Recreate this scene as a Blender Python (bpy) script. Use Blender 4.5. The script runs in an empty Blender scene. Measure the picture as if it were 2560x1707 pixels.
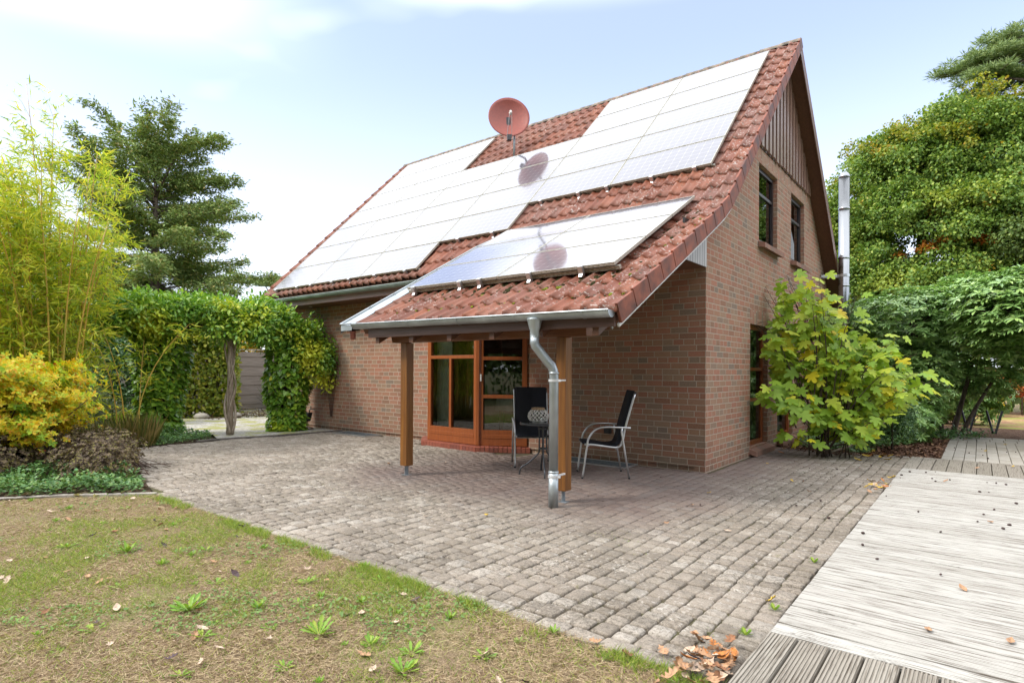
import bpy, bmesh, math, random
import numpy as np
from mathutils import Vector, Matrix

sc = bpy.context.scene
COL = sc.collection
R = math.radians

# ------------------------------------------------------------------ camera
cam_d = bpy.data.cameras.new("camera")
cam = bpy.data.objects.new("camera", cam_d)
COL.objects.link(cam)
rt = Vector((0.78096851, 0.62454859, 0.00522039))
up = Vector((-0.00198398, -0.00587762, 0.99998076))
fw = Vector((-0.62456726, 0.78096384, 0.00335115))
CAM = Vector((2.930797, -7.89947994, 1.39))
m = Matrix((rt, up, -fw)).transposed().to_4x4()
m.translation = CAM
cam.matrix_world = m
cam_d.sensor_width = 36.0
cam_d.lens = 36.0 * 1464.1 / 2560.0
cam_d.shift_y = (919.0 - 853.5) / 2560.0
cam_d.clip_start = 0.05
cam_d.clip_end = 2000.0
sc.camera = cam

# ------------------------------------------------------------------ sky, sun, exposure
SUN_EL, SUN_AZ = R(46), R(215)          # azimuth measured from +Y towards +X
world = bpy.data.worlds.new("World")
sc.world = world
world.use_nodes = True
wn = world.node_tree
wn.nodes.clear()
def W(t, **k):
    n = wn.nodes.new(t)
    for a, b in k.items():
        if hasattr(n, a):
            setattr(n, a, b)
    return n
sky = W('ShaderNodeTexSky', sky_type='NISHITA', sun_disc=False)
sky.sun_elevation = SUN_EL
sky.sun_rotation = SUN_AZ
sky.air_density = 1.0
sky.dust_density = 2.0
sky.ozone_density = 1.5
tc = W('ShaderNodeTexCoord')
sep = W('ShaderNodeSeparateXYZ')
wn.links.new(tc.outputs['Generated'], sep.inputs[0])
def wmath(op, a, b=None, clamp=False):
    n = W('ShaderNodeMath', operation=op, use_clamp=clamp)
    for i, v in enumerate((a, b)):
        if v is None: continue
        if isinstance(v, (int, float)): n.inputs[i].default_value = v
        else: wn.links.new(v, n.inputs[i])
    return n.outputs[0]
def wmap(v, a, b, c=0.0, d=1.0):
    n = W('ShaderNodeMapRange', interpolation_type='SMOOTHSTEP')
    n.inputs[1].default_value = a; n.inputs[2].default_value = b
    n.inputs[3].default_value = c; n.inputs[4].default_value = d
    wn.links.new(v, n.inputs[0])
    return n.outputs[0]
X, Y, Z = sep.outputs
mp = W('ShaderNodeMapping')
mp.inputs['Scale'].default_value = (1.0, 1.0, 2.6)
mp.inputs['Location'].default_value = (0.25, 0.1, 0.3)
wn.links.new(tc.outputs['Generated'], mp.inputs[0])
nz = W('ShaderNodeTexNoise')
nz.inputs['Scale'].default_value = 2.3
nz.inputs['Detail'].default_value = 3.0
nz.inputs['Roughness'].default_value = 0.5
wn.links.new(mp.outputs[0], nz.inputs['Vector'])
cl = wmap(nz.outputs['Fac'], 0.40, 0.74, 0.0, 0.70)
hyp = wmath('SQRT', wmath('ADD', wmath('MULTIPLY', X, X), wmath('MULTIPLY', Y, Y)))
yn = wmath('ADD', wmath('DIVIDE', Y, wmath('MAXIMUM', hyp, 0.001)), wmap(X, -0.1, 0.2, 0.0, 2.0))
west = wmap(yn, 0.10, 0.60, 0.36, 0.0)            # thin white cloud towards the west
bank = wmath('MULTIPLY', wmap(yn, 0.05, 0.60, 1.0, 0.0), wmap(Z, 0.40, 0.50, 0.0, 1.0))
back = wmath('MULTIPLY', wmap(Y, 0.0, -0.35, 0.0, 0.8), wmap(Z, 0.10, 0.40, 0.0, 1.0))   # unseen bright overcast added behind the viewer as fill light
east_fill = wmath('MULTIPLY', wmap(X, 0.14, 0.45, 0.0, 0.8), wmap(Z, 0.10, 0.40, 0.0, 1.0))
back = wmath('MAXIMUM', back, east_fill)            # unseen clouds added on both sides to brighten facade and gable
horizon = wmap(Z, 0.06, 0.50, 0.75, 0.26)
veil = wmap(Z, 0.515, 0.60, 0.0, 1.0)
f = wmath('MAXIMUM', wmath('MAXIMUM', cl, west), horizon)
f = wmath('MINIMUM', f, 1.0)
mix = W('ShaderNodeMix', data_type='RGBA')
wn.links.new(f, mix.inputs[0])
tint = W('ShaderNodeMix', data_type='RGBA', blend_type='MULTIPLY')
tint.inputs[0].default_value = 1.0
wn.links.new(sky.outputs[0], tint.inputs[6])
tint.inputs[7].default_value = (1.12, 1.17, 1.42, 1)
wn.links.new(tint.outputs[2], mix.inputs[6])
mix.inputs[7].default_value = (6.6, 7.0, 7.6, 1)
# bright thin overcast overhead, with the added fill clouds
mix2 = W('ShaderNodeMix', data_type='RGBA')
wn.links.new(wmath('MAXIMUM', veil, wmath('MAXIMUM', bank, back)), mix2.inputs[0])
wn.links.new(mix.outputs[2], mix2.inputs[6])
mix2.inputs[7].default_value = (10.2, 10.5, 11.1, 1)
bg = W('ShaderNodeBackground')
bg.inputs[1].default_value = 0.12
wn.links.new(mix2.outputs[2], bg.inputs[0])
wo = W('ShaderNodeOutputWorld')
wn.links.new(bg.outputs[0], wo.inputs[0])

sun_d = bpy.data.lights.new("sun", 'SUN')
sun_d.energy = 1.7
sun_d.angle = R(12)
sun_d.color = (1.0, 0.95, 0.87)
sun = bpy.data.objects.new("sun", sun_d)
COL.objects.link(sun)
sv = Vector((math.sin(SUN_AZ) * math.cos(SUN_EL), math.cos(SUN_AZ) * math.cos(SUN_EL), math.sin(SUN_EL)))
sun.rotation_euler = sv.to_track_quat('Z', 'Y').to_euler()

sc.view_settings.view_transform = 'Standard'
sc.view_settings.look = 'None'
sc.view_settings.exposure = 0.95
sc.view_settings.gamma = 1.0

# ------------------------------------------------------------------ material helpers
class N:
    def __init__(s, name):
        s.m = bpy.data.materials.new(name)
        s.m.use_nodes = True
        s.t = s.m.node_tree
        s.t.nodes.clear()
        s.out = s.new('ShaderNodeOutputMaterial')
    def new(s, t, **k):
        n = s.t.nodes.new(t)
        for a, b in k.items(): setattr(n, a, b)
        return n
    def put(s, sock, v):
        if isinstance(v, bpy.types.NodeSocket): s.t.links.new(v, sock)
        elif isinstance(v, (tuple, list)):
            sock.default_value = tuple(v) + ((1,) if len(v) == 3 and sock.type == 'RGBA' else ())
        else: sock.default_value = v
    def coord(s, w='Object'): return s.new('ShaderNodeTexCoord').outputs[w]
    def mapping(s, v, scale=(1, 1, 1), loc=(0, 0, 0), rot=(0, 0, 0)):
        n = s.new('ShaderNodeMapping'); s.put(n.inputs[0], v)
        n.inputs['Scale'].default_value = scale; n.inputs['Location'].default_value = loc
        n.inputs['Rotation'].default_value = rot
        return n.outputs[0]
    def noise(s, v, scale, detail=3, rough=0.55, dist=0.0, col=False):
        n = s.new('ShaderNodeTexNoise'); s.put(n.inputs['Vector'], v)
        n.inputs['Scale'].default_value = scale; n.inputs['Detail'].default_value = detail
        n.inputs['Roughness'].default_value = rough; n.inputs['Distortion'].default_value = dist
        return n.outputs['Color' if col else 'Fac']
    def voro(s, v, scale, out='Distance', feature='F1'):
        n = s.new('ShaderNodeTexVoronoi', feature=feature); s.put(n.inputs['Vector'], v)
        n.inputs['Scale'].default_value = scale
        return n.outputs[out]
    def math(s, op, a, b=0.0, clamp=False):
        n = s.new('ShaderNodeMath', operation=op, use_clamp=clamp)
        s.put(n.inputs[0], a); s.put(n.inputs[1], b)
        return n.outputs[0]
    def rng(s, v, a, b, c=0.0, d=1.0):
        n = s.new('ShaderNodeMapRange'); s.put(n.inputs[0], v)
        for i, q in enumerate((a, b, c, d)): n.inputs[i + 1].default_value = q
        return n.outputs[0]
    def mix(s, f, a, b, mode='MIX'):
        n = s.new('ShaderNodeMix', data_type='RGBA', blend_type=mode)
        s.put(n.inputs[0], f); s.put(n.inputs[6], a); s.put(n.inputs[7], b)
        return n.outputs[2]
    def ramp(s, f, stops, interp='LINEAR'):
        n = s.new('ShaderNodeValToRGB'); s.put(n.inputs[0], f)
        cr = n.color_ramp; cr.interpolation = interp
        while len(cr.elements) < len(stops): cr.elements.new(0.5)
        for e, (p, c) in zip(cr.elements, stops):
            e.position = p; e.color = tuple(c) + (1,)
        return n.outputs[0]
    def island(s): return s.new('ShaderNodeNewGeometry').outputs['Random Per Island']
    def bump(s, h, strength=0.5, dist=0.01):
        n = s.new('ShaderNodeBump'); s.put(n.inputs['Height'], h)
        n.inputs['Strength'].default_value = strength; n.inputs['Distance'].default_value = dist
        return n.outputs[0]
    def bsdf(s, col, rough=0.6, metal=0.0, spec=0.5, normal=None, coat=0.0):
        n = s.new('ShaderNodeBsdfPrincipled')
        s.put(n.inputs['Base Color'], col); s.put(n.inputs['Roughness'], rough)
        s.put(n.inputs['Metallic'], metal); s.put(n.inputs['Specular IOR Level'], spec)
        n.inputs['Coat Weight'].default_value = coat
        if normal is not None: s.put(n.inputs['Normal'], normal)
        return n.outputs[0]
    def done(s, shader):
        s.t.links.new(shader, s.out.inputs[0])
        return s.m

def sepxyz(n, v):
    q = n.new('ShaderNodeSeparateXYZ'); n.put(q.inputs[0], v); return q.outputs

def plain(name, col, rough=0.55, metal=0.0, var=0.12, scale=6.0, spec=0.5, bump=0.0):
    n = N(name); c = n.coord()
    f = n.noise(c, scale, 4)
    col2 = tuple(min(1, x * (1 - var * 2)) for x in col); col3 = tuple(min(1, x * (1 + var)) for x in col)
    cc = n.mix(n.rng(f, 0.3, 0.7), col2, col3)
    nb = n.bump(n.noise(c, scale * 8, 3), bump, 0.005) if bump else None
    return n.done(n.bsdf(cc, n.rng(f, 0.3, 0.7, rough * 0.85, min(1, rough * 1.15)), metal, spec, nb))

def brick_mat(name, soldier=False):
    n = N(name)
    uv = n.coord('UV')
    if soldier: uv = n.mapping(uv, rot=(0, 0, R(90)))
    wob = n.noise(uv, 9.0, 2, col=True)
    va = n.new('ShaderNodeVectorMath', operation='MULTIPLY_ADD')
    n.put(va.inputs[0], wob); va.inputs[1].default_value = (0.006, 0.006, 0); n.put(va.inputs[2], uv)
    uvw = va.outputs[0]
    b = n.new('ShaderNodeTexBrick')
    b.offset = 0.5; b.offset_frequency = 2; b.squash = 0.62; b.squash_frequency = 3
    n.put(b.inputs['Vector'], uvw)
    b.inputs['Scale'].default_value = 1.0
    b.inputs['Brick Width'].default_value = 0.25
    b.inputs['Row Height'].default_value = 0.0833
    b.inputs['Mortar Size'].default_value = 0.0062
    b.inputs['Mortar Smooth'].default_value = 0.25
    b.inputs['Color1'].default_value = (0, 0, 0, 1); b.inputs['Color2'].default_value = (1, 1, 1, 1)
    b.inputs['Mortar'].default_value = (0.5, 0.5, 0.5, 1)
    rnd = n.new('ShaderNodeSeparateColor'); n.put(rnd.inputs[0], b.outputs['Color'])
    bc = n.ramp(rnd.outputs[0], [(0.0, (0.205, 0.115, 0.072)), (0.22, (0.33, 0.13, 0.083)), (0.42, (0.285, 0.172, 0.105)),
                                 (0.6, (0.36, 0.145, 0.092)), (0.8, (0.30, 0.195, 0.125)), (1.0, (0.165, 0.14, 0.112))])
    fine = n.noise(uv, 55.0, 4, 0.7)
    bc = n.mix(n.rng(fine, 0.35, 0.75), bc, n.mix(0.5, bc, (0.42, 0.25, 0.17)))
    big = n.noise(uv, 0.8, 4)
    bc = n.mix(n.rng(big, 0.4, 0.75, 0.0, 0.35), bc, (0.20, 0.15, 0.115))
    st = n.noise(n.mapping(uv, scale=(6, 40, 1)), 3.0, 3)
    bc = n.mix(n.rng(st, 0.58, 0.7, 0.0, 0.35), bc, (0.14, 0.09, 0.07))
    zz = sepxyz(n, n.coord('UV'))[1]
    spl = n.math('MULTIPLY', n.rng(n.math('ADD', zz, n.math('MULTIPLY', n.noise(uv, 2.2, 4, .65), .5)), .62, .22), n.rng(n.noise(uv, 5.0, 4, .7), .35, .6))
    bc = n.mix(n.math('MULTIPLY', spl, .55), bc, (0.13, 0.115, 0.085))
    eff = n.math('MULTIPLY', n.rng(n.noise(uv, 3.1, 5, .75), .60, .74), n.rng(n.noise(uv, .55, 2), .5, .62))
    bc = n.mix(n.math('MULTIPLY', eff, .4), bc, (0.48, 0.42, 0.36))
    mort = n.mix(n.noise(uv, 14.0, 3), (0.34, 0.28, 0.215), (0.50, 0.42, 0.34))
    col = n.mix(b.outputs['Fac'], bc, mort)
    h = n.math('SUBTRACT', n.math('MULTIPLY', fine, 0.35), b.outputs['Fac'])
    return n.done(n.bsdf(col, 0.85, 0, 0.25, n.bump(h, 0.7, 0.008)))

def wood_mat(name, c1, c2, rough=0.5, axis=2, knots=True, scale=1.0, spec=0.4):
    n = N(name); c = n.coord()
    s = [14 * scale] * 3; s[axis] = 0.7 * scale
    g = n.noise(n.mapping(c, scale=tuple(s)), 2.0, 5, 0.6, 0.6)
    s2 = [60 * scale] * 3; s2[axis] = 1.2 * scale
    g2 = n.noise(n.mapping(c, scale=tuple(s2)), 2.0, 3, 0.6)
    col = n.mix(n.rng(g, 0.3, 0.7), c1, c2)
    col = n.mix(n.rng(g2, 0.45, 0.75, 0.0, 0.45), col, tuple(x * 0.45 for x in c1))
    return n.done(n.bsdf(col, n.rng(g2, 0.3, 0.7, rough * 0.8, rough * 1.2), 0, spec, n.bump(g2, 0.25, 0.004)))

def leaf_mat(name, stops, rough=0.45, trans=0.3, spatial=None, sat=1.0, spec=0.35):
    """stops: colours picked per leaf; spatial: (colour, noise scale, lo, hi) patches of another colour"""
    n = N(name)
    rn = n.island()
    col = n.ramp(rn, stops)
    if spatial:
        for (sc_, s_, lo, hi) in spatial:
            f = n.noise(n.coord(), s_, 2)
            f = n.math('ADD', f, n.math('MULTIPLY', n.math('SUBTRACT', n.math('FRACT', n.math('MULTIPLY', rn, 17.3)), 0.5), 0.16))
            col = n.mix(n.rng(f, lo, hi), col, sc_)
    p = n.bsdf(col, rough, 0, spec)
    t = n.new('ShaderNodeBsdfTranslucent')
    n.put(t.inputs[0], n.mix(1.0, col, (1.0, 1.0, 0.55), 'MULTIPLY'))
    ms = n.new('ShaderNodeMixShader'); ms.inputs[0].default_value = trans
    n.t.links.new(p, ms.inputs[1]); n.t.links.new(t.outputs[0], ms.inputs[2])
    return n.done(ms.outputs[0])

def glass_mat(name, tint=(0.75, 0.8, 0.78), refl=0.08):
    n = N(name)
    tr = n.new('ShaderNodeBsdfTransparent'); tr.inputs[0].default_value = tint + (1,)
    gl = n.new('ShaderNodeBsdfGlossy'); gl.inputs['Roughness'].default_value = 0.015
    gl.inputs[0].default_value = (0.95, 0.97, 0.97, 1)
    fr = n.new('ShaderNodeFresnel'); fr.inputs[0].default_value = 1.6
    ms = n.new('ShaderNodeMixShader')
    n.put(ms.inputs[0], n.math('ADD', fr.outputs[0], refl, True))
    n.t.links.new(tr.outputs[0], ms.inputs[1]); n.t.links.new(gl.outputs[0], ms.inputs[2])
    return n.done(ms.outputs[0])

# ------------------------------------------------------------------ mesh helpers
class MB:
    def __init__(s): s.v = []; s.f = []; s.uv = None
    def quad(s, a, b, c, d):
        i = len(s.v); s.v += [tuple(a), tuple(b), tuple(c), tuple(d)]; s.f.append((i, i + 1, i + 2, i + 3))
    def poly(s, pts):
        i = len(s.v); s.v += [tuple(p) for p in pts]; s.f.append(tuple(range(i, i + len(pts))))
    def box(s, x0, x1, y0, y1, z0, z1):
        i = len(s.v)
        s.v += [(x, y, z) for x in (x0, x1) for y in (y0, y1) for z in (z0, z1)]
        for q in ((0, 1, 3, 2), (4, 6, 7, 5), (0, 4, 5, 1), (2, 3, 7, 6), (0, 2, 6, 4), (1, 5, 7, 3)):
            s.f.append(tuple(i + k for k in q))
    def obox(s, c, ax, ay, az, hx, hy, hz):
        """oriented box: centre c, unit axes, half sizes"""
        c = Vector(c); i = len(s.v)
        for a in (-1, 1):
            for b in (-1, 1):
                for d in (-1, 1):
                    s.v.append(tuple(c + Vector(ax) * (a * hx) + Vector(ay) * (b * hy) + Vector(az) * (d * hz)))
        for q in ((0, 1, 3, 2), (4, 6, 7, 5), (0, 4, 5, 1), (2, 3, 7, 6), (0, 2, 6, 4), (1, 5, 7, 3)):
            s.f.append(tuple(i + k for k in q))
    def beam(s, p, q, w, h, upv=(0, 0, 1)):
        p, q = Vector(p), Vector(q); d = (q - p); L = d.length; d.normalize()
        sd = d.cross(Vector(upv))
        if sd.length < 1e-4: sd = d.cross(Vector((1, 0, 0)))
        sd.normalize(); u = sd.cross(d)
        s.obox((p + q) / 2, d, sd, u, L / 2, w / 2, h / 2)
    def tube(s, pts, r, n=8, cap=True):
        pts = [Vector(p) for p in pts]; k = len(pts)
        rr = r if isinstance(r, (list, tuple)) else [r] * k
        i0 = len(s.v); ref = None
        for j, p in enumerate(pts):
            d = (pts[min(j + 1, k - 1)] - pts[max(j - 1, 0)])
            if d.length < 1e-9: d = Vector((0, 0, 1))
            d.normalize()
            if ref is None:
                ref = d.orthogonal().normalized()
            ref = (ref - d * ref.dot(d))
            if ref.length < 1e-5: ref = d.orthogonal()
            ref.normalize(); b = d.cross(ref)
            for a in range(n):
                t = 2 * math.pi * a / n
                s.v.append(tuple(p + (ref * math.cos(t) + b * math.sin(t)) * rr[j]))
        for j in range(k - 1):
            for a in range(n):
                s.f.append((i0 + j * n + a, i0 + j * n + (a + 1) % n, i0 + (j + 1) * n + (a + 1) % n, i0 + (j + 1) * n + a))
        if cap:
            s.f.append(tuple(i0 + a for a in reversed(range(n))))
            s.f.append(tuple(i0 + (k - 1) * n + a for a in range(n)))
    def lathe(s, prof, n=24, c=(0, 0, 0)):
        i0 = len(s.v)
        for (r, z) in prof:
            for a in range(n):
                t = 2 * math.pi * a / n
                s.v.append((c[0] + r * math.cos(t), c[1] + r * math.sin(t), c[2] + z))
        for j in range(len(prof) - 1):
            for a in range(n):
                s.f.append((i0 + j * n + a, i0 + j * n + (a + 1) % n, i0 + (j + 1) * n + (a + 1) % n, i0 + (j + 1) * n + a))
    def prism(s, pts2, z0, z1):
        i = len(s.v); k = len(pts2)
        s.v += [(x, y, z0) for x, y in pts2] + [(x, y, z1) for x, y in pts2]
        s.f.append(tuple(i + a for a in reversed(range(k)))); s.f.append(tuple(i + k + a for a in range(k)))
        for a in range(k):
            s.f.append((i + a, i + (a + 1) % k, i + k + (a + 1) % k, i + k + a))
    def build(s, name, mat, parent=None, smooth=False, uvwall=False, bevel=0.0, fixn=True):
        me = bpy.data.meshes.new(name)
        me.from_pydata(s.v, [], s.f)
        if fixn or bevel:
            bm = bmesh.new(); bm.from_mesh(me)
            if bevel: bmesh.ops.remove_doubles(bm, verts=bm.verts, dist=1e-5)
            if fixn: bmesh.ops.recalc_face_normals(bm, faces=bm.faces)
            if bevel:
                bmesh.ops.bevel(bm, geom=[e for e in bm.edges if len(e.link_faces) == 2 and e.calc_face_angle(0) > 0.6], offset=bevel, segments=2, affect='EDGES', profile=0.6)
            bm.to_mesh(me); bm.free()
        if uvwall: wall_uv(me)
        if smooth:
            for p in me.polygons: p.use_smooth = True
        me.materials.append(mat)
        return link(name, me, parent)

def wall_uv(me):
    uv = me.uv_layers.new(name='UVMap')
    for p in me.polygons:
        nx, ny, nzz = p.normal
        for li in p.loop_indices:
            v = me.vertices[me.loops[li].vertex_index].co
            if abs(nzz) > 0.7: q = (v.x, v.y)
            elif abs(nx) > abs(ny): q = (v.y + 0.06, v.z)
            else: q = (v.x, v.z)
            uv.data[li].uv = q

def link(name, data, parent=None):
    o = bpy.data.objects.new(name, data); COL.objects.link(o)
    if parent is not None: o.parent = parent
    return o
def tag(o, label, cat, group=None):
    o['label'] = label; o['category'] = cat
    if group: o['group'] = group
    return o
def thing(name, label, cat, loc=(0, 0, 0), rz=0.0, group=None):
    o = bpy.data.objects.new(name, None); COL.objects.link(o)
    o.empty_display_size = 0.2
    o.location = loc; o.rotation_euler = (0, 0, rz)
    return tag(o, label, cat, group)
def kind(o, k):
    o['kind'] = k; return o
def dup(root, loc, rz=0.0, label=None, scale=None):
    r = root.copy(); COL.objects.link(r); r.location = loc; r.rotation_euler = (0, 0, rz)
    if label: r['label'] = label
    if scale: r.scale = (scale,) * 3
    for ch in list(root.children):
        c = ch.copy(); COL.objects.link(c); c.parent = r
        for g in ch.children:
            d = g.copy(); COL.objects.link(d); d.parent = c
    return r

def np_mesh(name, co, faces, mat, parent=None, smooth=False):
    """co (n,3) float, faces: list of (m,k) int arrays"""
    me = bpy.data.meshes.new(name)
    me.vertices.add(len(co)); me.vertices.foreach_set('co', np.asarray(co, dtype=np.float32).ravel())
    loops = np.concatenate([f.ravel() for f in faces]).astype(np.int32)
    tot = np.concatenate([np.full(len(f), f.shape[1], dtype=np.int32) for f in faces])
    st = np.concatenate([[0], np.cumsum(tot)[:-1]]).astype(np.int32)
    me.loops.add(len(loops)); me.loops.foreach_set('vertex_index', loops)
    me.polygons.add(len(tot)); me.polygons.foreach_set('loop_start', st); me.polygons.foreach_set('loop_total', tot)
    if smooth: me.polygons.foreach_set('use_smooth', np.ones(len(tot), dtype=bool))
    me.update(calc_edges=True)
    me.materials.append(mat)
    return link(name, me, parent)

# leaf shapes: verts (along, across, lift), faces
def shp(v, *fs): return np.array(v, dtype=float), [np.array(f, dtype=int) for f in fs]
DIAMOND = shp([(0, 0, 0), (.42, .5, .09), (1, 0, -.08), (.42, -.5, .09)], [(0, 2, 1), (0, 3, 2)])
OVAL = shp([(0, 0, 0), (.3, .42, .07), (.72, .40, .03), (1, 0, -.10), (.72, -.40, .03), (.3, -.42, .07)], [(0, 3, 2, 1), (0, 5, 4, 3)])
HEART = shp([(0.06, 0, 0), (-.05, .28, .05), (.18, .5, .06), (.55, .38, .03), (1, 0, -.1), (.55, -.38, .03), (.18, -.5, .06), (-.05, -.28, .05)],
            [(0, 4, 3, 2), (0, 6, 5, 4)], [(0, 2, 1), (0, 7, 6)])
BLADE = shp([(0, -.5, 0), (0, .5, 0), (1, 0, 0)], [(0, 2, 1)])
NEEDLE = shp([(0, 0, 0), (.35, .5, .03), (1, 0, -.05), (.35, -.5, .03)], [(0, 2, 1), (0, 3, 2)])
def lobed(outline):
    """outline of the +side, from base to tip; fan along the midrib"""
    k = len(outline)
    v = [(x, 0, -0.05 * x * x) for x, y in outline]
    v += [(x, y, 0.10 * y) for x, y in outline] + [(x, -y, 0.10 * y) for x, y in outline]
    q1 = [(i, i + 1, k + i + 1, k + i) for i in range(k - 1)]
    q2 = [(i, 2 * k + i, 2 * k + i + 1, i + 1) for i in range(k - 1)]
    return shp(v, q1, q2)
OAK = lobed([(0, .01), (.12, .05), (.22, .2), (.30, .09), (.42, .30), (.52, .14), (.66, .36), (.76, .16), (.88, .22), (1.0, .02)])
# fig: palmate lobes as a fan around a centre
def palmate():
    out = [(-.02, .06), (-.12, .26), (.04, .50), (.18, .52), (.28, .25), (.42, .49), (.60, .50), (.66, .37), (.55, .17), (.75, .18), (.95, .12), (1.03, 0)]
    v = [(.22, 0, 0)] + [(x, y, .05 - .22 * (abs(y) ** 2) - .10 * x * x) for x, y in out] + [(x, -y, .05 - .22 * (abs(y) ** 2) - .10 * x * x) for x, y in out[:-1]]
    k = len(out); f = []
    for i in range(1, k): f.append((0, i + 1, i))
    f.append((0, k + 1, k + 2)) if False else None
    for i in range(k + 1, 2 * k - 1): f.append((0, i, i + 1))
    f.append((0, 2 * k - 1, k)); f.append((0, 1, k + 1))
    return shp(v, f)
FIG = palmate()
def pinnate(nl=5):
    v = []; f = []
    for i in range(nl):
        for sgn in (1, -1):
            b = len(v); x = .12 + .78 * i / nl; L = .34 - .03 * abs(i - 1.5)
            dx, dy = .45 * L, .9 * L * sgn; wx, wy = .11 * sgn, -.055
            z = -.10 * x * x
            v += [(x, 0, z), (x + dx * .45 + wx * .55, dy * .45 + abs(wy) * sgn * .2, z + .03), (x + dx, dy, z - .06), (x + dx * .45 - wx * .55, dy * .45 - wy * sgn * .2, z + .01)]
            f += [(b, b + 1, b + 2, b + 3)]
    b = len(v); v += [(.85, 0, -.08), (.95, .08, -.07), (1.18, 0, -.16), (.95, -.08, -.07)]; f.append((b, b + 1, b + 2, b + 3))
    return shp(v, f)
PINN = pinnate()
def whorl(nl=9, asp=.26, rise=.25, seed=1):
    rg = np.random.default_rng(seed); v = []; f = []
    for i in range(nl):
        a = 2 * math.pi * i / nl + rg.uniform(-.2, .2); e = rise + rg.uniform(-.3, .25); L = rg.uniform(.8, 1.05)
        ca, sa, ce, se = math.cos(a), math.sin(a), math.cos(e), math.sin(e)
        def P(u, w, h):  # local axes: z of whorl = axis (we use first coord as axis)
            x, y, z = u * L * ce - h * se, w, u * L * se + h * ce
            return (z, x * ca - y * sa, x * sa + y * ca)
        b = len(v)
        v += [P(.05, 0, 0), P(.35, asp / 2, .03), P(.75, asp / 2 * .9, 0), P(1, 0, -.10), P(.75, -asp / 2 * .9, 0), P(.35, -asp / 2, .03)]
        f += [(b, b + 3, b + 2, b + 1), (b, b + 5, b + 4, b + 3)]
    return shp(v, f)
WHORL = whorl(10, .26, .14)
WHORLS = whorl(7, .38, .5, 3)

def unit(a):
    return a / np.maximum(np.linalg.norm(a, axis=-1, keepdims=True), 1e-9)
def leaves(name, P, D, Nn, S, shape, mat, parent=None, wid=1.0):
    """P points, D directions, Nn normals, S sizes"""
    V, F = shape
    P = np.asarray(P, float); n = len(P); k = len(V)
    D = unit(np.asarray(D, float)); Nn = Nn - D * np.sum(Nn * D, axis=1, keepdims=True)
    Nn = unit(Nn); Q = np.cross(Nn, D)
    S = np.broadcast_to(np.asarray(S, float), (n,))
    wid = np.broadcast_to(np.asarray(wid, float), (n,))
    co = P[:, None, :] + S[:, None, None] * (V[None, :, 0, None] * D[:, None, :] + V[None, :, 1, None] * wid[:, None, None] * Q[:, None, :] + V[None, :, 2, None] * Nn[:, None, :])
    off = (np.arange(n) * k)[:, None, None]
    faces = [(f[None] + off).reshape(-1, f.shape[1]) for f in F]
    return np_mesh(name, co.reshape(-1, 3), faces, mat, parent)
def rnd_unit(rg, n): return unit(rg.normal(size=(n, 3)))
UP = np.array([0., 0., 1.])

# ------------------------------------------------------------------ materials
M_BRICK = brick_mat("brick")
M_SOLDIER = brick_mat("soldier_brick", True)
def tile_mat(name, base=1.0, moss_amt=1.0):
    n = N(name); c = n.coord()
    rn = n.island()
    col = n.ramp(rn, [(0, (0.155, 0.046, 0.024)), (0.3, (0.215, 0.064, 0.030)), (0.55, (0.14, 0.047, 0.028)), (0.75, (0.245, 0.078, 0.036)), (1, (0.175, 0.068, 0.042))])
    big = n.noise(c, 0.9, 3)
    col = n.mix(n.rng(big, 0.45, 0.7, 0, 0.45), col, (0.22, 0.115, 0.09))
    col = n.mix(n.rng(n.noise(c, 6.0, 5, 0.7), 0.55, 0.75, 0, 0.6), col, (0.13, 0.05, 0.035))
    li = n.noise(c, 26.0, 3, 0.6); lb = n.noise(c, 1.6, 3)
    gx_ = sepxyz(n, c)[0]
    lic = n.math('MULTIPLY', n.rng(li, 0.57, 0.66), n.math('ADD', n.rng(lb, 0.45, 0.62), n.rng(gx_, -0.35, -0.05, 0, .8), True))
    col = n.mix(n.math('MULTIPLY', lic, 0.7), col, (0.50, 0.46, 0.42))
    mo = n.math('MULTIPLY', n.rng(n.noise(c, 19.0, 4, 0.65), 0.57, 0.66), n.rng(n.noise(c, 2.3, 2), 0.45, 0.6))
    col = n.mix(n.math('MULTIPLY', mo, moss_amt), col, (0.045, 0.042, 0.018))
    h = n.noise(c, 60, 3)
    return n.done(n.bsdf(col, 0.62, 0, 0.4, n.bump(h, 0.35, 0.004)))
M_TILE = tile_mat("roof_tile")
M_VERGE = plain("verge_tile", (0.25, 0.075, 0.042), 0.6, 0, 0.35, 5.0, 0.4, 0.2)
M_RIDGE = plain("ridge_tile", (0.24, 0.20, 0.155), 0.75, 0, 0.4, 9.0, 0.3, 0.3)
M_ZINC = plain("zinc", (0.42, 0.46, 0.48), 0.42, 0.75, 0.12, 3.0, 0.5)
M_ZINCG = plain("aged_zinc", (0.30, 0.36, 0.34), 0.5, 0.5, 0.15, 3.0, 0.5)
M_STEEL = plain("stainless_steel", (0.36, 0.37, 0.38), 0.25, 1.0, 0.05, 2.0)
M_ALU = plain("aluminium", (0.66, 0.67, 0.68), 0.38, 0.85, 0.06, 4.0)
M_ALUDIRTY = N("weathered_frame")
_n = M_ALUDIRTY; _c = _n.coord('Object')
_f = _n.noise(_n.mapping(_c, scale=(9, 40, 40)), 3.0, 4, 0.7)
M_ALUDIRTY = _n.done(_n.bsdf(_n.mix(_n.rng(_f, 0.4, 0.62), (0.62, 0.60, 0.56), (0.20, 0.19, 0.11)), 0.5, 0.25))
M_ALUW = plain("pale_frame", (0.74, 0.75, 0.77), 0.35, 0.4, 0.05, 3.0)
M_WINDOW = wood_mat("stained_window_wood", (0.26, 0.068, 0.020), (0.35, 0.10, 0.028), 0.32, 2, spec=0.5)
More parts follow.
